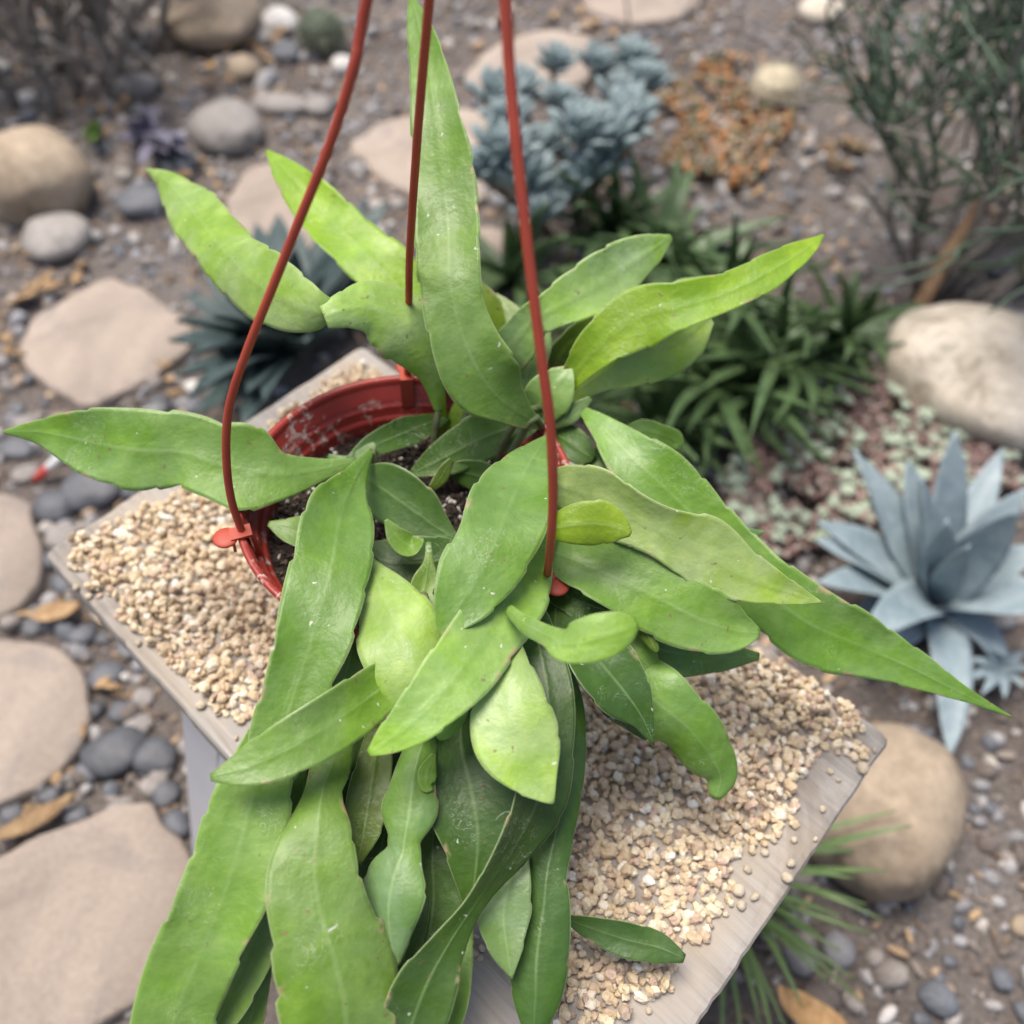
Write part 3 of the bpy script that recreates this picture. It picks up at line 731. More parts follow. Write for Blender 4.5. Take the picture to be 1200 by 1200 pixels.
    ms = t.nodes.new('ShaderNodeMixShader'); ms.inputs[0].default_value = .22
    out = t.nodes['Material Output']
    t.links.new(b.outputs[0], ms.inputs[1]); t.links.new(tr.outputs[0], ms.inputs[2]); t.links.new(ms.outputs[0], out.inputs[0])
    return m
lm = leaf_mat()
TONE = {'L': (.245, .385, .105), 'M': (.160, .285, .058), 'D': (.058, .122, .024), 'Y': (.215, .345, .016), 'B': (.150, .252, .084), 'O': (.09, .15, .018), 'P': (.285, .415, .130)}  # P: paler green, sheen of sky-facing leaves put into the colour
plant = thing('leaf_cactus', (PC[0], PC[1], SOIL_Z), 'trailing flat stemmed green leaf cactus spilling out of the red pot', 'plant')
BZ = BOARD_Z
def leaf(tone, st, roll=None, camber=.14, cren=.08, step=.03, ripple=.10, seed=None, n=None):
    """st rows: x, y, height over the board in cm, half width in px of the 1200 frame"""
    global LEAF_N
    LEAF_N += 1
    sd_ = LEAF_N*13 if seed is None else seed
    rs = random.Random(sd_)
    if roll is None: roll = rs.uniform(-.35, .35)
    pts = []
    for x, y, z, h in st:
        p = at(x, y, BZ+z/100); pts.append((p, h*1.10*depth(p)/FPX))
    L = sum(np.linalg.norm(pts[i+1][0]-pts[i][0]) for i in range(len(pts)-1))
    V, F, UV = ribbon(pts, camber*1.25, roll, .0017, n or max(30, int(L/.0022)), 17, cren, step, ripple, sd_, bulge=.05, ridge=.0005)
    o = build('leaf', V, F, lm, plant, uv=UV)
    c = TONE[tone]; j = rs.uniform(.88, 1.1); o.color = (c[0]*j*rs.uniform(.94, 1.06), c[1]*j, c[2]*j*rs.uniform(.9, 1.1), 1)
    return o
LEAF_N = 0
# --- upright and arching stems at the back
leaf('M', [(634, 500, 15, 3), (603, 480, 17, 20), (571, 450, 19, 40), (545, 400, 21, 39), (528, 335, 23, 33), (524, 250, 25, 34), (513, 150, 27.5, 30), (502, 80, 29, 21), (491, 30, 30, 13), (481, -6, 30.5, 2)], roll=.1)
leaf('P', [(514, 482, 14, 4), (505, 435, 17, 17), (478, 388, 19.5, 36), (438, 362, 21, 30), (405, 364, 21.5, 20), (380, 372, 21.5, 12)], roll=-.15, camber=-.2)
leaf('P', [(395, 366, 21.3, 10), (362, 362, 21.5, 25), (308, 335, 21, 36), (262, 291, 20, 33), (226, 247, 19, 29), (199, 216, 18, 15), (173, 199, 17, 2)], roll=.1, camber=-.12)
leaf('Y', [(313, 177, 19, 2), (345, 212, 19, 19), (385, 255, 18.6, 28), (430, 300, 18, 31), (470, 340, 17, 28), (498, 395, 15.5, 20), (512, 450, 14, 8), (520, 490, 12, 4)], roll=.25)
leaf('Y', [(560, 450, 13.5, 5), (566, 405, 15.5, 19), (566, 365, 17, 22), (552, 322, 18, 3)])
leaf('P', [(578, 450, 13, 6), (594, 415, 16, 24), (622, 378, 18, 20), (640, 367, 18.6, 20), (672, 350, 19, 27), (715, 325, 19.5, 31), (757, 297, 20, 20), (786, 278, 20, 3)], roll=-.15)
leaf('P', [(595, 440, 13, 9), (602, 400, 15, 22), (597, 372, 16, 18), (580, 345, 16.5, 3)])
leaf('B', [(622, 470, 13, 6), (618, 440, 14.5, 16), (628, 405, 15.5, 17), (640, 380, 16, 4)])
leaf('L', [(620, 495, 13.5, 8), (638, 470, 15.5, 26), (655, 448, 16.5, 20), (669, 430, 17, 3)], roll=.2)
leaf('Y', [(650, 480, 14.5, 4), (670, 443, 16.5, 13), (703, 405, 18.5, 25), (750, 371, 20, 34), (800, 358, 21, 25), (850, 343, 21.5, 20), (900, 319, 22, 19), (940, 295, 22.3, 12), (964, 276, 22.5, 2)], roll=.2)
leaf('P', [(652, 478, 14, 4), (700, 441, 16, 19), (750, 418, 17.2, 33), (796, 398, 18, 30), (832, 372, 18.5, 7)], roll=-.1)
leaf('B', [(760, 370, 17.8, 5), (795, 345, 18.2, 14), (820, 333, 18.5, 9), (838, 324, 18.5, 2)])
leaf('O', [(640, 440, 13.5, 8), (662, 410, 15, 14), (688, 383, 16, 11), (708, 363, 16.5, 2)])
leaf('B', [(650, 500, 14, 4), (668, 485, 15, 10), (692, 467, 15.6, 3)])
# --- right hand stems
leaf('M', [(678, 477, 15, 3), (704, 499, 15.5, 13), (745, 540, 15.3, 31), (785, 577, 14.5, 38), (830, 620, 13.5, 34), (868, 655, 12.8, 28), (895, 690, 12.2, 36), (950, 731, 11, 40), (1010, 757, 10, 34), (1070, 783, 9, 22), (1120, 809, 8.2, 10), (1160, 828, 7.6, 4), (1185, 840, 7.3, 1)], roll=.1)
leaf('M', [(728, 515, 12, 8), (752, 505, 12.6, 13), (776, 510, 12.6, 11), (790, 516, 12.4, 11), (799, 523, 12.2, 4)])
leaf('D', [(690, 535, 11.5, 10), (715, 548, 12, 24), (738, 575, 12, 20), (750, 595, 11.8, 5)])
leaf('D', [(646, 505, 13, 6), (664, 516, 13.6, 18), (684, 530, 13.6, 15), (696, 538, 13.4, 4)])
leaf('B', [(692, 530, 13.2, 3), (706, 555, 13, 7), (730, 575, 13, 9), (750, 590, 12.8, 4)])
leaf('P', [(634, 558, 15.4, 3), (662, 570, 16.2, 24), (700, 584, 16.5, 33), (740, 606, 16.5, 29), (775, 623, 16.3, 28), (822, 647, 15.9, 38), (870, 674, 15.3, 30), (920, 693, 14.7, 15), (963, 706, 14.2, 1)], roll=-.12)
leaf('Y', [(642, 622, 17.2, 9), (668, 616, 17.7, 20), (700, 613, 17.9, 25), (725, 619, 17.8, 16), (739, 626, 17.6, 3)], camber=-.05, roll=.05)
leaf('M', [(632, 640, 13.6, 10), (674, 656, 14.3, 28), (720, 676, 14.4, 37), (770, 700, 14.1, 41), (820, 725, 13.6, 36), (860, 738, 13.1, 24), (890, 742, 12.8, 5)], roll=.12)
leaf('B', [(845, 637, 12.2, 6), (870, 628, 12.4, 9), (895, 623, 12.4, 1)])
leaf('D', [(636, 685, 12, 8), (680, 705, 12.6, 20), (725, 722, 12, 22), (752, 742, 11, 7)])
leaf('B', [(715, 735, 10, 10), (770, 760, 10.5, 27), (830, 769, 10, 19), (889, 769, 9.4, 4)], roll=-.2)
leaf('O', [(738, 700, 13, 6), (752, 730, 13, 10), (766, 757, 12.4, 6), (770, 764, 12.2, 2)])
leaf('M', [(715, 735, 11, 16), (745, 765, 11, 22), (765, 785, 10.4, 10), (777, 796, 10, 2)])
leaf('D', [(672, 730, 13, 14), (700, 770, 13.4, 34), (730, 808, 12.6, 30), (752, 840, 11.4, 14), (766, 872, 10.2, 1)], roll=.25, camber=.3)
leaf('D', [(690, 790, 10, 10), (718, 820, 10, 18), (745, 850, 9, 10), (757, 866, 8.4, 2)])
leaf('M', [(728, 770, 10, 16), (768, 818, 10, 38), (806, 850, 9, 33), (831, 883, 7.6, 28), (844, 910, 6.4, 19), (838, 935, 5.6, 6)], roll=-.1, camber=-.2)
leaf('L', [(596, 714, 17, 6), (618, 733, 18.5, 10), (646, 747, 20.2, 12), (664, 754, 20.8, 21), (700, 748, 21.4, 26), (730, 738, 21.6, 20), (746, 731, 21.5, 7)], cren=.02, camber=.03, roll=0)
# --- centre of the pot
leaf('M', [(642, 512, 17, 3), (618, 547, 18, 28), (597, 592, 18.4, 45), (579, 637, 18.4, 46), (555, 682, 17.9, 42), (531, 722, 17.3, 24), (521, 750, 16.8, 2)], roll=-.12, camber=.1)
leaf('L', [(660, 590, 14.5, 5), (636, 630, 15.6, 17), (602, 690, 16.4, 38), (566, 745, 16.8, 39), (530, 795, 16.8, 37), (490, 840, 16.2, 29), (456, 867, 15.6, 17), (433, 883, 15.2, 4)], roll=.1)
leaf('P', [(432, 653, 14.4, 3), (446, 690, 15.2, 25), (465, 732, 15.4, 45), (480, 774, 15, 46), (492, 815, 14.2, 32), (500, 846, 13.4, 6)], roll=.05, camber=-.10)
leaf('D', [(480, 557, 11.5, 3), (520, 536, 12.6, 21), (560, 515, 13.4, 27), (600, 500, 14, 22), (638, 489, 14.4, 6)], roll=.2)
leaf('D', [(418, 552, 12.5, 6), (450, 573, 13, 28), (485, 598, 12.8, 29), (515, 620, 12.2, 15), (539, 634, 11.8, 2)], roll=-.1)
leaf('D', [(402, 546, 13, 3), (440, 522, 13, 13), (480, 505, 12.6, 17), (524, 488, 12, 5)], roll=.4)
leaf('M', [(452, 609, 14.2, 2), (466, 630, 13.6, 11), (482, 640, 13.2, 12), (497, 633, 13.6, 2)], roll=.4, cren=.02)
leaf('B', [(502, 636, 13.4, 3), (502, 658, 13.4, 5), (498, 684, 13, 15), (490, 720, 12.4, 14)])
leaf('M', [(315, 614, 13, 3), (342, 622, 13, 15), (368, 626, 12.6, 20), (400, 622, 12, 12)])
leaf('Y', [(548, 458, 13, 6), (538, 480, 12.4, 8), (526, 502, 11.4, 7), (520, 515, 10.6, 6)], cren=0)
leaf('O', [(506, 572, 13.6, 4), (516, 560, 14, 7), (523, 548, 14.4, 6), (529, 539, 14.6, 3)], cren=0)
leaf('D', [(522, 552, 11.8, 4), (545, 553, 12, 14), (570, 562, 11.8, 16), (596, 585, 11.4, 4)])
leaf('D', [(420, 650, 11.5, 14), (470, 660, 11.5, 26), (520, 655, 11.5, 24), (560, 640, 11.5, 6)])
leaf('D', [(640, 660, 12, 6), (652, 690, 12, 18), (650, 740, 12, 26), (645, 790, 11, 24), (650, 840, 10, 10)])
leaf('B', [(385, 535, 12.6, 3), (410, 540, 12.8, 6), (432, 527, 13.4, 6), (440, 520, 13.6, 3)], cren=0)
# --- left
leaf('M', [(5, 506, 14.5, 2), (50, 506, 14.8, 15), (100, 516, 15, 35), (155, 526, 15.2, 46), (213, 529, 15.2, 40), (250, 541, 15, 41), (292, 550, 14.6, 47), (332, 556, 14, 25), (372, 551, 13.4, 14), (416, 541, 13, 4)], roll=.05, camber=.1, seed=901)
leaf('M', [(435, 528, 14, 3), (416, 560, 15, 14), (399, 602, 16, 35), (389, 660, 16.2, 45), (371, 730, 15.6, 43), (351, 792, 14.6, 36), (333, 850, 13.6, 33), (320, 895, 12.8, 30), (310, 925, 12.2, 22)], roll=.08)
leaf('B', [(423, 735, 12.4, 4), (412, 765, 12.6, 14), (402, 800, 12.2, 18), (392, 840, 11.6, 10)])
leaf('M', [(506, 770, 13.2, 4), (458, 799, 14.4, 26), (402, 838, 15, 32), (342, 875, 15.2, 31), (290, 899, 15, 20), (247, 911, 14.8, 4)], roll=-.05)
# --- hanging over the front edge
leaf('M', [(312, 860, 12.6, 20), (302, 910, 12.6, 36), (286, 970, 12, 47), (268, 1030, 11, 49), (245, 1092, 9.8, 47), (216, 1160, 8.2, 46), (192, 1230, 6.6, 40), (172, 1290, 5.2, 8)], roll=.05)
leaf('M', [(400, 860, 11.6, 14), (388, 898, 12, 20), (378, 930, 12.2, 20), (372, 970, 12.2, 36), (368, 1020, 11.8, 50), (375, 1070, 11.2, 56), (389, 1120, 10.4, 66), (400, 1170, 9.4, 68), (406, 1225, 8.2, 56), (408, 1280, 7, 12)], roll=.05, camber=-.08)
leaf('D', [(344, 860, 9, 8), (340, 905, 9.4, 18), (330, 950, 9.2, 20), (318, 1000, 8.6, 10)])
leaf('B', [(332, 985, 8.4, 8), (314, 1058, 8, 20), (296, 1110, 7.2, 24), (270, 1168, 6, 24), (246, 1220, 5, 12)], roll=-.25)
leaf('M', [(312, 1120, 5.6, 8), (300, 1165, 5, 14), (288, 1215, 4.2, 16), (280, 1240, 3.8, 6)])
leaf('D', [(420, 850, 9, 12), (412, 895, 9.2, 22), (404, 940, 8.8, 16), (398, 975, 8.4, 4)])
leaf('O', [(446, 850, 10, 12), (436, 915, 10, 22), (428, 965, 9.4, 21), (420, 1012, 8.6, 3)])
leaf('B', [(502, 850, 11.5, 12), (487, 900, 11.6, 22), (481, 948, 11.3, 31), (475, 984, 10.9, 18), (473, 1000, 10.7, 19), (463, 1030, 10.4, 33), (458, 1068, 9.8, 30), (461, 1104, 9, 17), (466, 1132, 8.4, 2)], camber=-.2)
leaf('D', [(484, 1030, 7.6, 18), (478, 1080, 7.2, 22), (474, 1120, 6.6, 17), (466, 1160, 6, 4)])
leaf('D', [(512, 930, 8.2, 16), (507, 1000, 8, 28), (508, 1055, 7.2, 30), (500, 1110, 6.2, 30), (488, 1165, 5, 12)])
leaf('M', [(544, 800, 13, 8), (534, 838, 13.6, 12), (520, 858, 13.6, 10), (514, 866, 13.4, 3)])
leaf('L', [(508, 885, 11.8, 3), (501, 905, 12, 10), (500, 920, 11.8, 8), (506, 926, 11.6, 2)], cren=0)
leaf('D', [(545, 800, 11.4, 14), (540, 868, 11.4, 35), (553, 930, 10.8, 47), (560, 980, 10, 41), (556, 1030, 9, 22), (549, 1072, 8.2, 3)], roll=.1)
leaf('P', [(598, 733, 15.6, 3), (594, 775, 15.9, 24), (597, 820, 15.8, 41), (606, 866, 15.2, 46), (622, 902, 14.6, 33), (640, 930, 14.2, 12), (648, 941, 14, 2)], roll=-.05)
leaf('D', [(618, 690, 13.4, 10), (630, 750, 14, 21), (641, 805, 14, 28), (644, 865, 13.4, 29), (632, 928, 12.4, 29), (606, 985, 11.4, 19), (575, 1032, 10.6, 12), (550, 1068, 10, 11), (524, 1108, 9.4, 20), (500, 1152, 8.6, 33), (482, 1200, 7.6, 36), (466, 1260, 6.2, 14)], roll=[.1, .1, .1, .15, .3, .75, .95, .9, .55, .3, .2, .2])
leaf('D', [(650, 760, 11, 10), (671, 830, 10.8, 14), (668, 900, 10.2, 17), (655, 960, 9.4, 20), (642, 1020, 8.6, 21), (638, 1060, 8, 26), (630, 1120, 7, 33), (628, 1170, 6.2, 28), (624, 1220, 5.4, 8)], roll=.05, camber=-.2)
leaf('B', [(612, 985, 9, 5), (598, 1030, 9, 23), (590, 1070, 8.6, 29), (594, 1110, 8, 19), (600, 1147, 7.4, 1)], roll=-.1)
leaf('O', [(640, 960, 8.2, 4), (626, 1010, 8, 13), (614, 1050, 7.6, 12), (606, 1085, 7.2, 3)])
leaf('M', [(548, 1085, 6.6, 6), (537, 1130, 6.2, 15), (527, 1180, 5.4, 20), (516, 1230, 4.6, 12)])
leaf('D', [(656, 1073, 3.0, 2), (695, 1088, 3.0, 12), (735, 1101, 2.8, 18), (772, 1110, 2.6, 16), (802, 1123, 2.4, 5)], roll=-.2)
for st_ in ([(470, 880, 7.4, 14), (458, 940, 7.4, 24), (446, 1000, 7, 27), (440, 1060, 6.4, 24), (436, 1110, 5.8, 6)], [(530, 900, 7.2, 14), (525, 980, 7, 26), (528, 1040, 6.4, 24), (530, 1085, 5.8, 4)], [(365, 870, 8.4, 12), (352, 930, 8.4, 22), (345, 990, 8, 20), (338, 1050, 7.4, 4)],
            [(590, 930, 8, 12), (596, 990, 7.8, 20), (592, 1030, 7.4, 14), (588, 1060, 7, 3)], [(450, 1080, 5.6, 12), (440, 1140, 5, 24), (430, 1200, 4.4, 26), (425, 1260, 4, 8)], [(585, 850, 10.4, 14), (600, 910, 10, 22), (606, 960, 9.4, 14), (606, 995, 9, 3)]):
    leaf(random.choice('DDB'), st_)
# --- short woody stems from the soil to where the stems leave the pot
stem_m = stone_mat('cactus_stem', [(.3, (.09, .13, .04)), (.6, (.15, .17, .07)), (.8, (.22, .17, .10))], .6, 30, 120, .3, .1)
for x, y, z in [(634, 500, 15), (514, 480, 14), (578, 450, 13), (650, 478, 14.3), (642, 512, 17), (660, 590, 14.5), (634, 558, 15.4), (632, 640, 13.6), (434, 655, 14.4), (435, 528, 14), (416, 541, 13), (645, 690, 12.2), (618, 690, 13.4), (506, 770, 13.2), (544, 800, 12.6), (423, 735, 12.4)]:
    p = at(x, y, BZ+z/100); d = PC[:2]-p[:2]; L = np.linalg.norm(d)
    q = np.array([*(PC[:2]-d/L*min(L, .062)*.8), SOIL_Z-.01])
    md = (p+q)/2+np.array([0, 0, .015])+np.array([*(-d/L*.0), 0])
    rim = None
    if L > .085: md = np.array([*(PC[:2]-d/L*.08), max(p[2], POT_Z)+.008])
    C, _ = catmull(np.array([q, md, p]), 14); V, F = tube(C, np.linspace(.0032, .0022, 14), 7); build('stem', V, F, stem_m, plant)
# ================================================================== garden plants
def plant_mat(name, c0, c1, rough=.55, scale=12, bloom=None, transl=.1):
    m, t, b = new_mat(name); v = objvec(t); oi = t.nodes.new('ShaderNodeObjectInfo')
    n1 = noise_tex(t, scale, 5, .6, v, .4)
    c = ramp(t, n1, [(.3, c0), (.7, c1)])
    if bloom: c = mix(t, c, bloom, maprange(t, noise_tex(t, scale*4, 4, .7, v), .5, .75, 0, .5))
    t.links.new(c, b.inputs['Base Color']); b.inputs['Roughness'].default_value = rough
    bump(t, b, n1, .15, .003); return m
blue = plant_mat('agave_blue', (.16, .22, .25), (.29, .36, .385), .5, 20, (.40, .46, .47))
darkag = plant_mat('agave_dark', (.03, .055, .055), (.07, .10, .095), .5, 16, (.11, .145, .13))
aloe = plant_mat('aloe_green', (.036, .075, .024), (.09, .15, .055), .45, 18, (.15, .2, .12))
kle = plant_mat('rosette_blue', (.12, .17, .18), (.28, .35, .355), .6, 30, (.44, .50, .49))
grassm = plant_mat('grass_blade', (.07, .13, .035), (.14, .22, .07), .5, 20)
def blades(t, rows, mat, camber=.45, thick=.004, name='leaf', seed=0, n=18, m=7, cren=0.0):
    """rows: list of stations in world space"""
    for i, st in enumerate(rows):
        V, F, UV = ribbon(st, camber, random.uniform(-.15, .15), thick, n, m, cren, .012, .02, seed+i, up=st[0][2] if len(st[0]) > 2 else (0, 0, 1), edge=.001)
        build(name, V, F, mat, t, uv=UV)
def pxblade(base, tip, wpx, zt, z0=.03, bow=.3, side=0.0, prof=(.75, 1.0, .85, .5, .04)):
    """agave blade from a base pixel to a tip pixel with a height"""
    b = at(*base, z0); e = at(*tip, zt); k = depth(e)/FPX; L = np.linalg.norm(e-b)
    pr = np.cross(e-b, (0, 0, 1.0)); pr /= np.linalg.norm(pr)+1e-9
    out = []
    for s_, h in zip((0, .3, .58, .82, 1), prof):
        p = b+(e-b)*s_+np.array([0, 0, bow*L*s_*(1-s_)])+pr*side*L*s_*(1-s_)
        out.append((p, max(h*wpx*k, .0006)))
    return out
def facing(st):
    b, e = st[0][0], st[-1][0]; ax = (e-b)/np.linalg.norm(e-b)
    u = np.array([0, 0, 1.0])-ax*ax[2]
    if np.linalg.norm(u) < .35: u = CAM-b; u = u-ax*(u@ax)
    return u
def rosette(name, base, label, cat, rows, mat, camber, thick, seed, group=None, n=18):
    t = thing(name, at(*base, 0), label, cat, group)
    for i, st in enumerate(rows):
        V, F, UV = ribbon(st, camber, random.uniform(-.12, .12), thick, n, 7, 0, .01, .02, seed+i, up=facing(st), edge=.001)
        build('leaf', V, F, mat, t, uv=UV)
    return t
# blue agave
ab = (1092, 705)
rows = [pxblade(ab, tp, wd*1.22, zt, .03, bow) for tp, wd, zt, bow in [
    ((1000, 528), 24, .16, .12), ((1063, 540), 24, .15, .1), ((1119, 506), 24, .22, .08), ((1080, 560), 25, .20, .05), ((1175, 525), 18, .14, .15), ((1203, 572), 22, .18, .12), ((1192, 598), 27, .21, .12),
    ((958, 612), 24, .12, .25), ((957, 634), 28, .11, .3), ((958, 683), 26, .10, .35), ((1008, 752), 26, .13, .55), ((1245, 715), 30, .13, .45), ((1112, 890), 23, .02, .55), ((1225, 640), 22, .12, .2),
    ((1040, 770), 18, .05, .4), ((1180, 770), 20, .04, .4), ((1110, 610), 20, .20, .05), ((1135, 640), 16, .2, .05), ((990, 730), 20, .04, .4), ((1020, 590), 18, .12, .2)]]
rosette('agave', ab, 'large blue grey agave with broad pointed leaves beside the board corner', 'agave', rows, blue, .38, .006, 300, n=20)
for (cx, cy, sc, lb) in [(1170, 785, 1.0, 'small blue agave pup tucked under the large blue agave')]:
    rows = [pxblade((cx, cy), (cx+40*math.cos(a), cy+34*math.sin(a)), 7, random.uniform(.02, .07), .015, .3) for a in np.linspace(0, 6.28, 10)[:-1]]
    rosette('agave_pup', (cx, cy), lb, 'agave', rows, blue, .4, .003, 340)
# dark agave behind the pot
db = (338, 412)
tips = [(198, 398), (212, 345), (238, 318), (262, 262), (300, 262), (326, 252), (352, 272), (392, 262), (430, 235), (456, 236), (205, 440), (228, 488), (262, 478), (470, 290), (250, 370), (225, 415), (290, 320), (330, 310), (380, 320), (420, 300), (290, 460), (320, 350), (365, 350), (300, 390), (460, 340), (240, 455), (208, 375), (222, 465), (280, 285), (345, 290), (410, 270), (265, 345), (255, 410), (310, 470), (360, 400), (400, 380), (440, 260), (285, 500)]
rows = [pxblade(db, tp, random.uniform(18, 25), random.uniform(.05, .13) if i < 14 else random.uniform(.14, .22), .03, random.uniform(.05, .25)) for i, tp in enumerate(tips)]
rosette('agave', db, 'dark bluish green agave with narrow leaves behind the red pot', 'agave', rows, darkag, .45, .006, 400)
# green aloes
for (bx, by, rad_, nn, lb, sd0) in [((775), 310, 120, 30, 'green aloe with narrow leaves in front of the blue rosette clump', 500), (845, 455, 150, 40, 'largest green aloe with long spreading leaves behind the right hand stems', 540), (915, 425, 115, 28, 'green aloe with outflung leaves between the largest aloe and stonecrop mat', 580), (600, 330, 85, 20, 'green aloe showing between the tall stem and a hanger arm', 620), (700, 400, 95, 22, 'green aloe tucked between the yellow green stems and the low aloe', 800), (845, 360, 105, 26, 'green aloe standing behind the largest aloe, before bare gravel', 840), (985, 395, 85, 20, 'green aloe beside the cream boulder at the end of the aloe row', 880), (720, 270, 85, 18, 'green aloe at the right foot of the blue rosette clump', 920), (770, 505, 100, 24, 'low green aloe close behind the board edge', 660)]:
    rows = []
    for i in range(nn):
        a = i*2.399+random.uniform(-.2, .2); q = rad_*random.uniform(.75, 1.4)
        inner = i > nn*.6
        tp = (bx+q*math.cos(a)*(.7 if inner else 1), by+q*math.sin(a)*.75-(25 if inner else 10))
        rows.append(pxblade((bx, by), tp, random.uniform(8, 12), random.uniform(.14, .26) if inner else random.uniform(.04, .14), .02, random.uniform(.08, .3), random.uniform(-.2, .2), (.9, 1, .75, .42, .04)))
    rosette('aloe', (bx, by), lb, 'aloe', rows, aloe, .5, .006, sd0, 'green aloes behind the board')
# blue rosette clump
def petal_rosette(name, nl, mat, L=.045, W=.013, tilt0=75, tilt1=15):
    parts = []
    for i in range(nl):
        f = i/(nl-1); a = i*2.399; el = R(tilt0+(tilt1-tilt0)*f); ln = L*(.55+.45*f)
        ax = np.array([math.cos(a)*math.cos(el), math.sin(a)*math.cos(el), math.sin(el)]); sd_ = np.array([-math.sin(a), math.cos(a), 0]); nm = np.cross(ax, sd_)
        V0, F0 = ICO2; V = []
        for v in V0:
            s_ = (v[0]+1)/2; wd = W*(.35+1.0*s_-.35*s_**4)
            V.append(ax*(s_*ln)+sd_*v[1]*wd+nm*(v[2]*W*.42-.010*s_*s_*(1-f)*.5))
        parts.append((np.array(V), F0.tolist()))
    V, F = merge(parts)
    me = bpy.data.meshes.new(name); me.from_pydata(V.tolist(), [], F); me.polygons.foreach_set('use_smooth', np.ones(len(F), bool)); me.materials.append(mat)
    return me
rm = [petal_rosette('rosette', 26, kle, .066, .0125, 88, 22) for _ in range(1)]
kb = np.array(at(680, 215, 0))
kt = thing('blue_succulent', kb, 'clump of chalky blue spoon leaved rosettes on upright stems', 'succulent')
kstem = stone_mat('succulent_stem', [(.3, (.12, .10, .075)), (.7, (.22, .18, .13))], .8, 30, 100, .3, .1)
for i, (x, y) in enumerate([(655, 78), (705, 80), (752, 78), (612, 110), (690, 165), (735, 125), (590, 185), (648, 180), (705, 205), (622, 218), (642, 255), (768, 105), (585, 120), (660, 128), (675, 225), (600, 150), (725, 170), (745, 150), (570, 205)]):
    z = .12+.10*(1-abs(y-150)/120)*random.uniform(.5, 1); p = at(x-8+(x-670)*-.06, y+6, z)
    o = bpy.data.objects.new('rosette', rm[0]); COL.objects.link(o); o.parent = kt; o.location = (p-kb).tolist()
    k = random.uniform(.8, 1.1); o.scale = (k, k, k*1.4); o.rotation_euler = (random.uniform(-.25, .25), random.uniform(-.3, .3), random.uniform(0, 6))
    g0 = np.array([kb[0]+(p[0]-kb[0])*.55, kb[1]+(p[1]-kb[1])*.55, 0])
    C, _ = catmull(np.array([g0, (g0+p)/2+np.array([random.uniform(-.02, .02), 0, .0]), p]), 8); V, F = tube(C, .006, 7); build('stem', V, F, kstem, kt)
# stonecrop mats
def mat_plant(label, poly, n_ros, bead_stops, ros_mat, bz, seed, bead_n, br=.006):
    c0 = at(sum(p[0] for p in poly)/len(poly), sum(p[1] for p in poly)/len(poly), 0)
    t = thing('stonecrop_mat', c0, label, 'stonecrop')
    xs = [p[0] for p in poly]; ys = [p[1] for p in poly]; cc = []; rr = []
    while len(cc) < bead_n:
        x, y = random.uniform(min(xs), max(xs)), random.uniform(min(ys), max(ys))
        if not inpoly(x, y, poly) or noise.noise(Vector((x*.03, y*.03, seed))) < -.22: continue
        p = at(x, y, random.uniform(.003, bz)); cc.append(p); rr.append(random.uniform(.6, 1.2)*br)
    V, F = stones(np.array(cc), np.array(rr), ICO2, .06, (.35, .8)); fo = build('foliage', V, F, island_mat('stonecrop_bead', bead_stops, .6, 200), t); fo['kind'] = 'stuff'
    if n_ros:
        me = petal_rosette('rosette', 12, ros_mat, .016, .0062, 80, 10)
        k = 0
        while k < n_ros:
            x, y = random.uniform(min(xs), max(xs)), random.uniform(min(ys), max(ys))
            if not inpoly(x, y, poly) or noise.noise(Vector((x*.022, y*.022, seed+3))) < -.2: continue
            p = at(x, y, bz*random.uniform(.7, 1.3)); o = bpy.data.objects.new('rosette', me); COL.objects.link(o); o.parent = t; o.location = (p-c0).tolist()
            s_ = random.uniform(.45, .85); o.scale = (s_, s_, s_); o.rotation_euler = (random.uniform(-.5, .5), random.uniform(-.5, .5), random.uniform(0, 6)); k += 1
pale = plant_mat('stonecrop_pale', (.30, .38, .28), (.48, .54, .43), .6, 60, (.6, .6, .45))
mat_plant('pale green stonecrop rosettes over reddish brown stems beside the blue agave', [(845, 560), (905, 480), (960, 405), (1010, 415), (1050, 455), (1110, 500), (1190, 520), (1200, 590), (1060, 600), (960, 640), (890, 660), (850, 620)], 280,
          [(0, (.30, .19, .17)), (.25, (.20, .125, .11)), (.45, (.40, .29, .26)), (.65, (.13, .085, .07)), (.8, (.40, .33, .29)), (.92, (.36, .38, .30))], pale, .035, 1, 5200)
mat_plant('orange and olive stonecrop patch around the round cream cactus', [(770, 90), (830, 55), (905, 75), (935, 130), (920, 165), (880, 215), (800, 225), (770, 160)], 0,
          [(0, (.45, .20, .06)), (.15, (.32, .16, .07)), (.35, (.13, .14, .07)), (.5, (.42, .28, .16)), (.62, (.36, .32, .28)), (.78, (.17, .13, .10)), (.9, (.20, .21, .12))], pale, .04, 5, 1300, .009)
mat_plant('small brown mossy tuft on the gravel near the thin green bush', [(968, 170), (985, 160), (1010, 165), (1016, 185), (1000, 198), (974, 195)], 0,
          [(0, (.22, .13, .07)), (.4, (.16, .14, .07)), (.7, (.30, .2, .12))], pale, .04, 9, 240, .007)
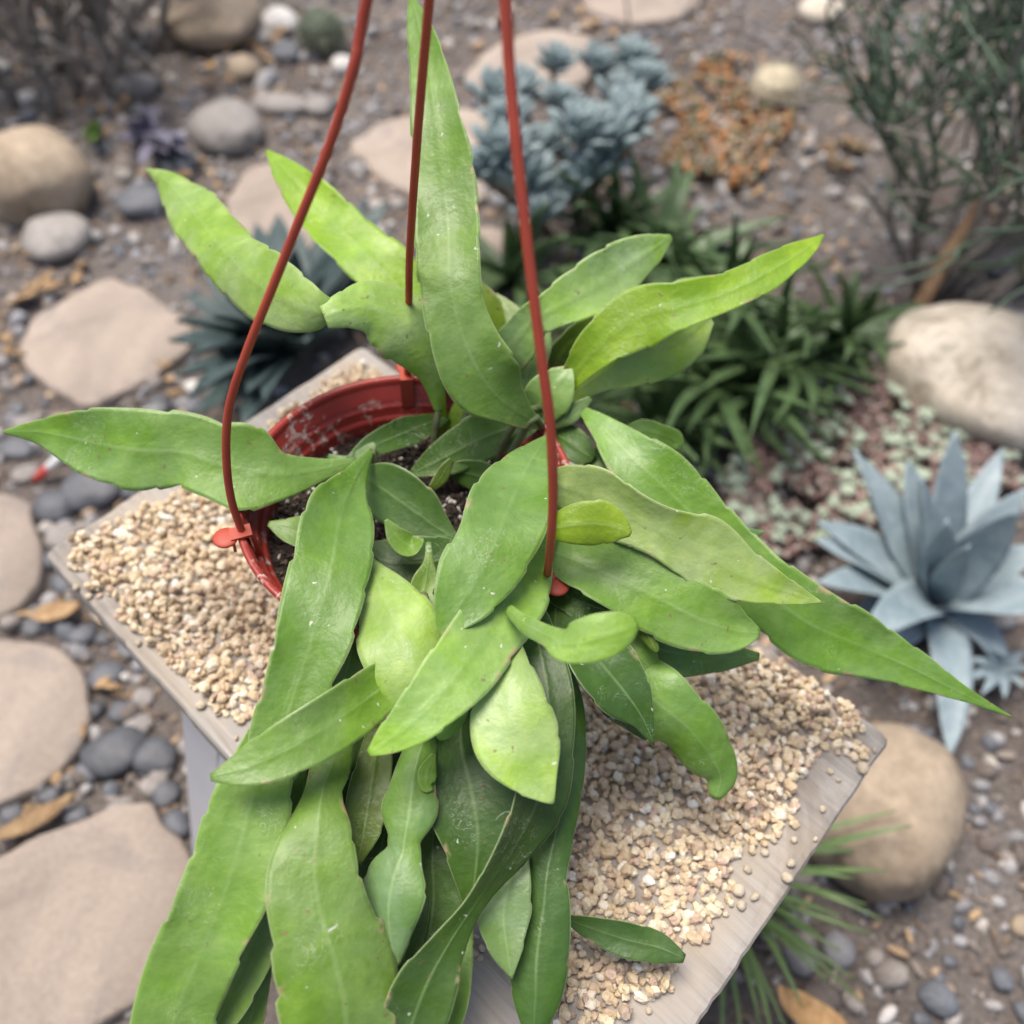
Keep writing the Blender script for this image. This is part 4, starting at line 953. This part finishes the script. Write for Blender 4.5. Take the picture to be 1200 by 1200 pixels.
# ball cactuses: ribbed bodies with tubercles
def ball_cactus(cx, cy, rpx, mat, label, spine, seed):
    c = at(cx, cy, .03); r_ = rpx*depth(c)/FPX
    c[2] = r_*.75; t = thing('ball_cactus', (c[0], c[1], 0), label, 'cactus')
    V0, F0 = ICO4; V = []
    for v in V0:
        a = math.atan2(v[1], v[0]); lat = math.asin(max(-1, min(1, v[2])))
        q = 1+.05*math.cos(14*a+lat*6)*math.cos(lat)+.03*math.cos(12*lat)
        V.append(c+v*r_*q*np.array([1, 1, .9]))
    build('body', V, F0, mat, t)
    cc, parts = [], []
    for i in range(170):
        z_ = 1-1.5*(i+.5)/170; a = i*2.399; s_ = math.sqrt(max(0, 1-z_*z_)); d = np.array([s_*math.cos(a), s_*math.sin(a), z_])
        p = c+d*r_*np.array([1, 1, .9])
        for k in range(3):
            e = p+(d+np.random.normal(0, .5, 3))*r_*.2; parts.append(tube([p, e], [.0007, .0003], 3))
    V, F = merge(parts); build('spines', V, F, spine, t)
dg = plant_mat('cactus_green', (.03, .055, .03), (.07, .10, .055), .6, 60); sp_ = plant_mat('pale_spine', (.45, .42, .34), (.6, .56, .46), .7, 20)
cb = plant_mat('cactus_cream', (.50, .42, .28), (.66, .59, .44), .8, 60)
ball_cactus(378, 42, 27, dg, 'dark green spiny ball cactus beside the white pebble', sp_, 1)
ball_cactus(908, 108, 28, cb, 'round cream woolly cactus set in the orange stonecrop', sp_, 2)
# purple succulent and green sprig
pur = plant_mat('purple_leaf', (.10, .09, .125), (.20, .19, .25), .5, 30, (.27, .27, .33))
rows = []
for i in range(26):
    a = random.uniform(0, 6.28); q = random.uniform(12, 44); bx, by = 176+random.uniform(-14, 14), 160+random.uniform(-8, 8)
    rows.append(pxblade((bx, by), (bx+q*math.cos(a), by+q*.75*math.sin(a)), random.uniform(6, 10), random.uniform(.02, .08), .01, .2, 0, (.4, .9, 1, .7, .1)))
rosette('purple_succulent', (176, 165), 'low dusky purple succulent beside the grey oval boulder', 'succulent', rows, pur, .3, .004, 700)
grn = plant_mat('sprig_green', (.08, .16, .03), (.15, .25, .05), .5, 30)
rows = []
for i in range(22):
    a = random.uniform(0, 6.28); q = random.uniform(5, 15); rows.append(pxblade((110+random.uniform(-6, 6), 158), (110+q*math.cos(a), 155+q*math.sin(a)), 4, random.uniform(.02, .05), .005, .2, 0, (.4, .9, 1, .7, .1)))
rosette('green_sprig', (110, 158), 'tiny bright green sprig behind the mottled tan boulder', 'plant', rows, grn, .3, .002, 740)
# grass tuft under the board corner
rows = []
for tp, z in [((1035, 1078), .16), ((1002, 1150), .14), ((1068, 968), .24), ((1040, 1020), .22), ((1050, 950), .22), ((985, 1115), .18), ((960, 1095), .2), ((940, 1180), .14), ((905, 1215), .12), ((870, 1230), .12), ((1015, 1060), .2), ((1000, 1030), .2), ((1020, 1095), .15), ((970, 1150), .12), ((925, 1215), .1), ((1060, 1000), .18), ((1010, 1175), .1), ((985, 1075), .2), ((955, 1120), .18), ((890, 1200), .13), ((845, 1240), .1)]:
    rows.append(pxblade((835+random.uniform(-18, 18), 1030+random.uniform(-18, 18)), tp, random.uniform(2.8, 4.6), z*.55, .01, random.uniform(.25, .45), random.uniform(-.12, .12), (.6, .9, 1, .6, .05)))
rosette('grass_tuft', (835, 1030), 'tuft of long green grass blades arching out beneath the board', 'grass', rows, grassm, .4, .0012, 760, n=22)
# thin green twiggy bush (pencil stems) and its woody stems
pen = plant_mat('pencil_stem', (.045, .08, .05), (.095, .135, .085), .6, 25); woody = stone_mat('woody_stem', [(.3, (.16, .14, .12)), (.7, (.30, .27, .24))], .9, 40, 120, .4, .1)
def branch(p, d, L, r_, lev, out, rs, upb):
    pts = [np.array(p)]; n = 6; dd = np.array(d, float)
    for i in range(n):
        dd = dd+np.array([rs.gauss(0, .18), rs.gauss(0, .18), rs.gauss(0, .13)+upb]); dd /= np.linalg.norm(dd); pts.append(pts[-1]+dd*L/n)
    out.append((lev if (lev > 3 or rs.random() > .22) else 9, tube(pts, np.linspace(r_, r_*.75, n+1), 6)))
    if lev == 0: return
    for k in range(3 if lev > 1 else rs.choice([2, 3])):
        i = rs.randint(2, n); q = np.array([rs.gauss(0, 1), rs.gauss(0, 1), rs.gauss(.35, .5)]); q /= np.linalg.norm(q)
        nd = dd*.75+q*.75; branch(pts[i], nd/np.linalg.norm(nd), L*rs.uniform(.6, .85), r_*.78, lev-1, out, rs, upb)
rs = random.Random(5)
pb = at(1085, 360, 0); pt_ = thing('pencil_bush', pb, 'thin stemmed grey green pencil bush growing behind the cream boulder', 'bush')
for k, (dx, dy, dz, L) in enumerate([(-.2, .1, 1, .30), (.1, .3, 1, .34), (.6, .1, .9, .32), (-.1, -.15, 1, .30), (.9, .5, .8, .36), (-.3, .25, .9, .28), (.4, -.2, 1, .34), (.1, .7, .9, .34), (.75, -.25, .8, .32), (.2, .1, 1, .4), (.5, .4, 1, .36), (1, .1, .7, .34), (.3, .3, .9, .3)]):
    out = []; d = np.array([dx, dy, dz]); branch(pb+np.array([dx, dy, 0])*.05, d/np.linalg.norm(d), L, .0062, 4, out, rs, .03)
    V, F = merge([o for l, o in out if l == 4]); build('woody_stem', V, F, woody, pt_)
    V, F = merge([o for l, o in out if l < 4]); build('green_branch', V, F, pen, pt_)['kind'] = 'stuff'
    V, F = merge([o for l, o in out if l == 9]); build('dry_twigs', V, F, woody, pt_)['kind'] = 'stuff'
# brown dry stalk leaning through the bush
brn = stone_mat('dry_stalk', [(.3, (.22, .13, .07)), (.7, (.36, .23, .13))], .85, 30, 120, .3, .1)
C, _ = catmull(np.array([at(1058, 398, 0), at(1085, 345, .06), at(1120, 285, .12), at(1160, 225, .19), at(1205, 160, .26), at(1240, 100, .33)]), 24)
V, F = tube(C, np.linspace(.013, .010, 24)+np.array([.003 if i % 8 == 0 else 0 for i in range(24)]), 9); tag(build('dry_stalk', V, F, brn), 'thick brown dry stalk leaning through the pencil bush', 'stalk')
# dry twiggy bush
rs = random.Random(11); bb = at(25, 125, 0); bt = thing('dry_bush', bb, 'dry grey leafless bush with many upright stems beside the tan boulder', 'bush')
for k in range(26):
    p = bb+np.array([rs.uniform(-.14, .22), rs.uniform(-.06, .30), 0]); d = np.array([rs.gauss(0, .18), rs.gauss(0, .15), 1]); out = []
    branch(p, d/np.linalg.norm(d), rs.uniform(.22, .34), rs.uniform(.004, .011), 2, out, rs, .05); V, F = merge([o for l, o in out]); build('stem', V, F, woody, bt)
# thin dry twigs at the back of the path
for pth, lb in (([(740, 70, 0), (737, 30, .05), (733, -10, .10), (730, -60, .16)], 'thin upright dry twig behind the blue rosette clump'), ([(768, 72, 0), (785, 40, .05), (808, 8, .09), (830, -30, .13)], 'thin slanting dry twig beside the upright twig')):
    C, _ = catmull(np.array([at(*q) for q in pth]), 12); V, F = tube(C, .0035, 6); tag(build('dry_twig', V, F, woody), lb, 'twig')
for o in EMPT:
    if '_o' in o: del o['_o']
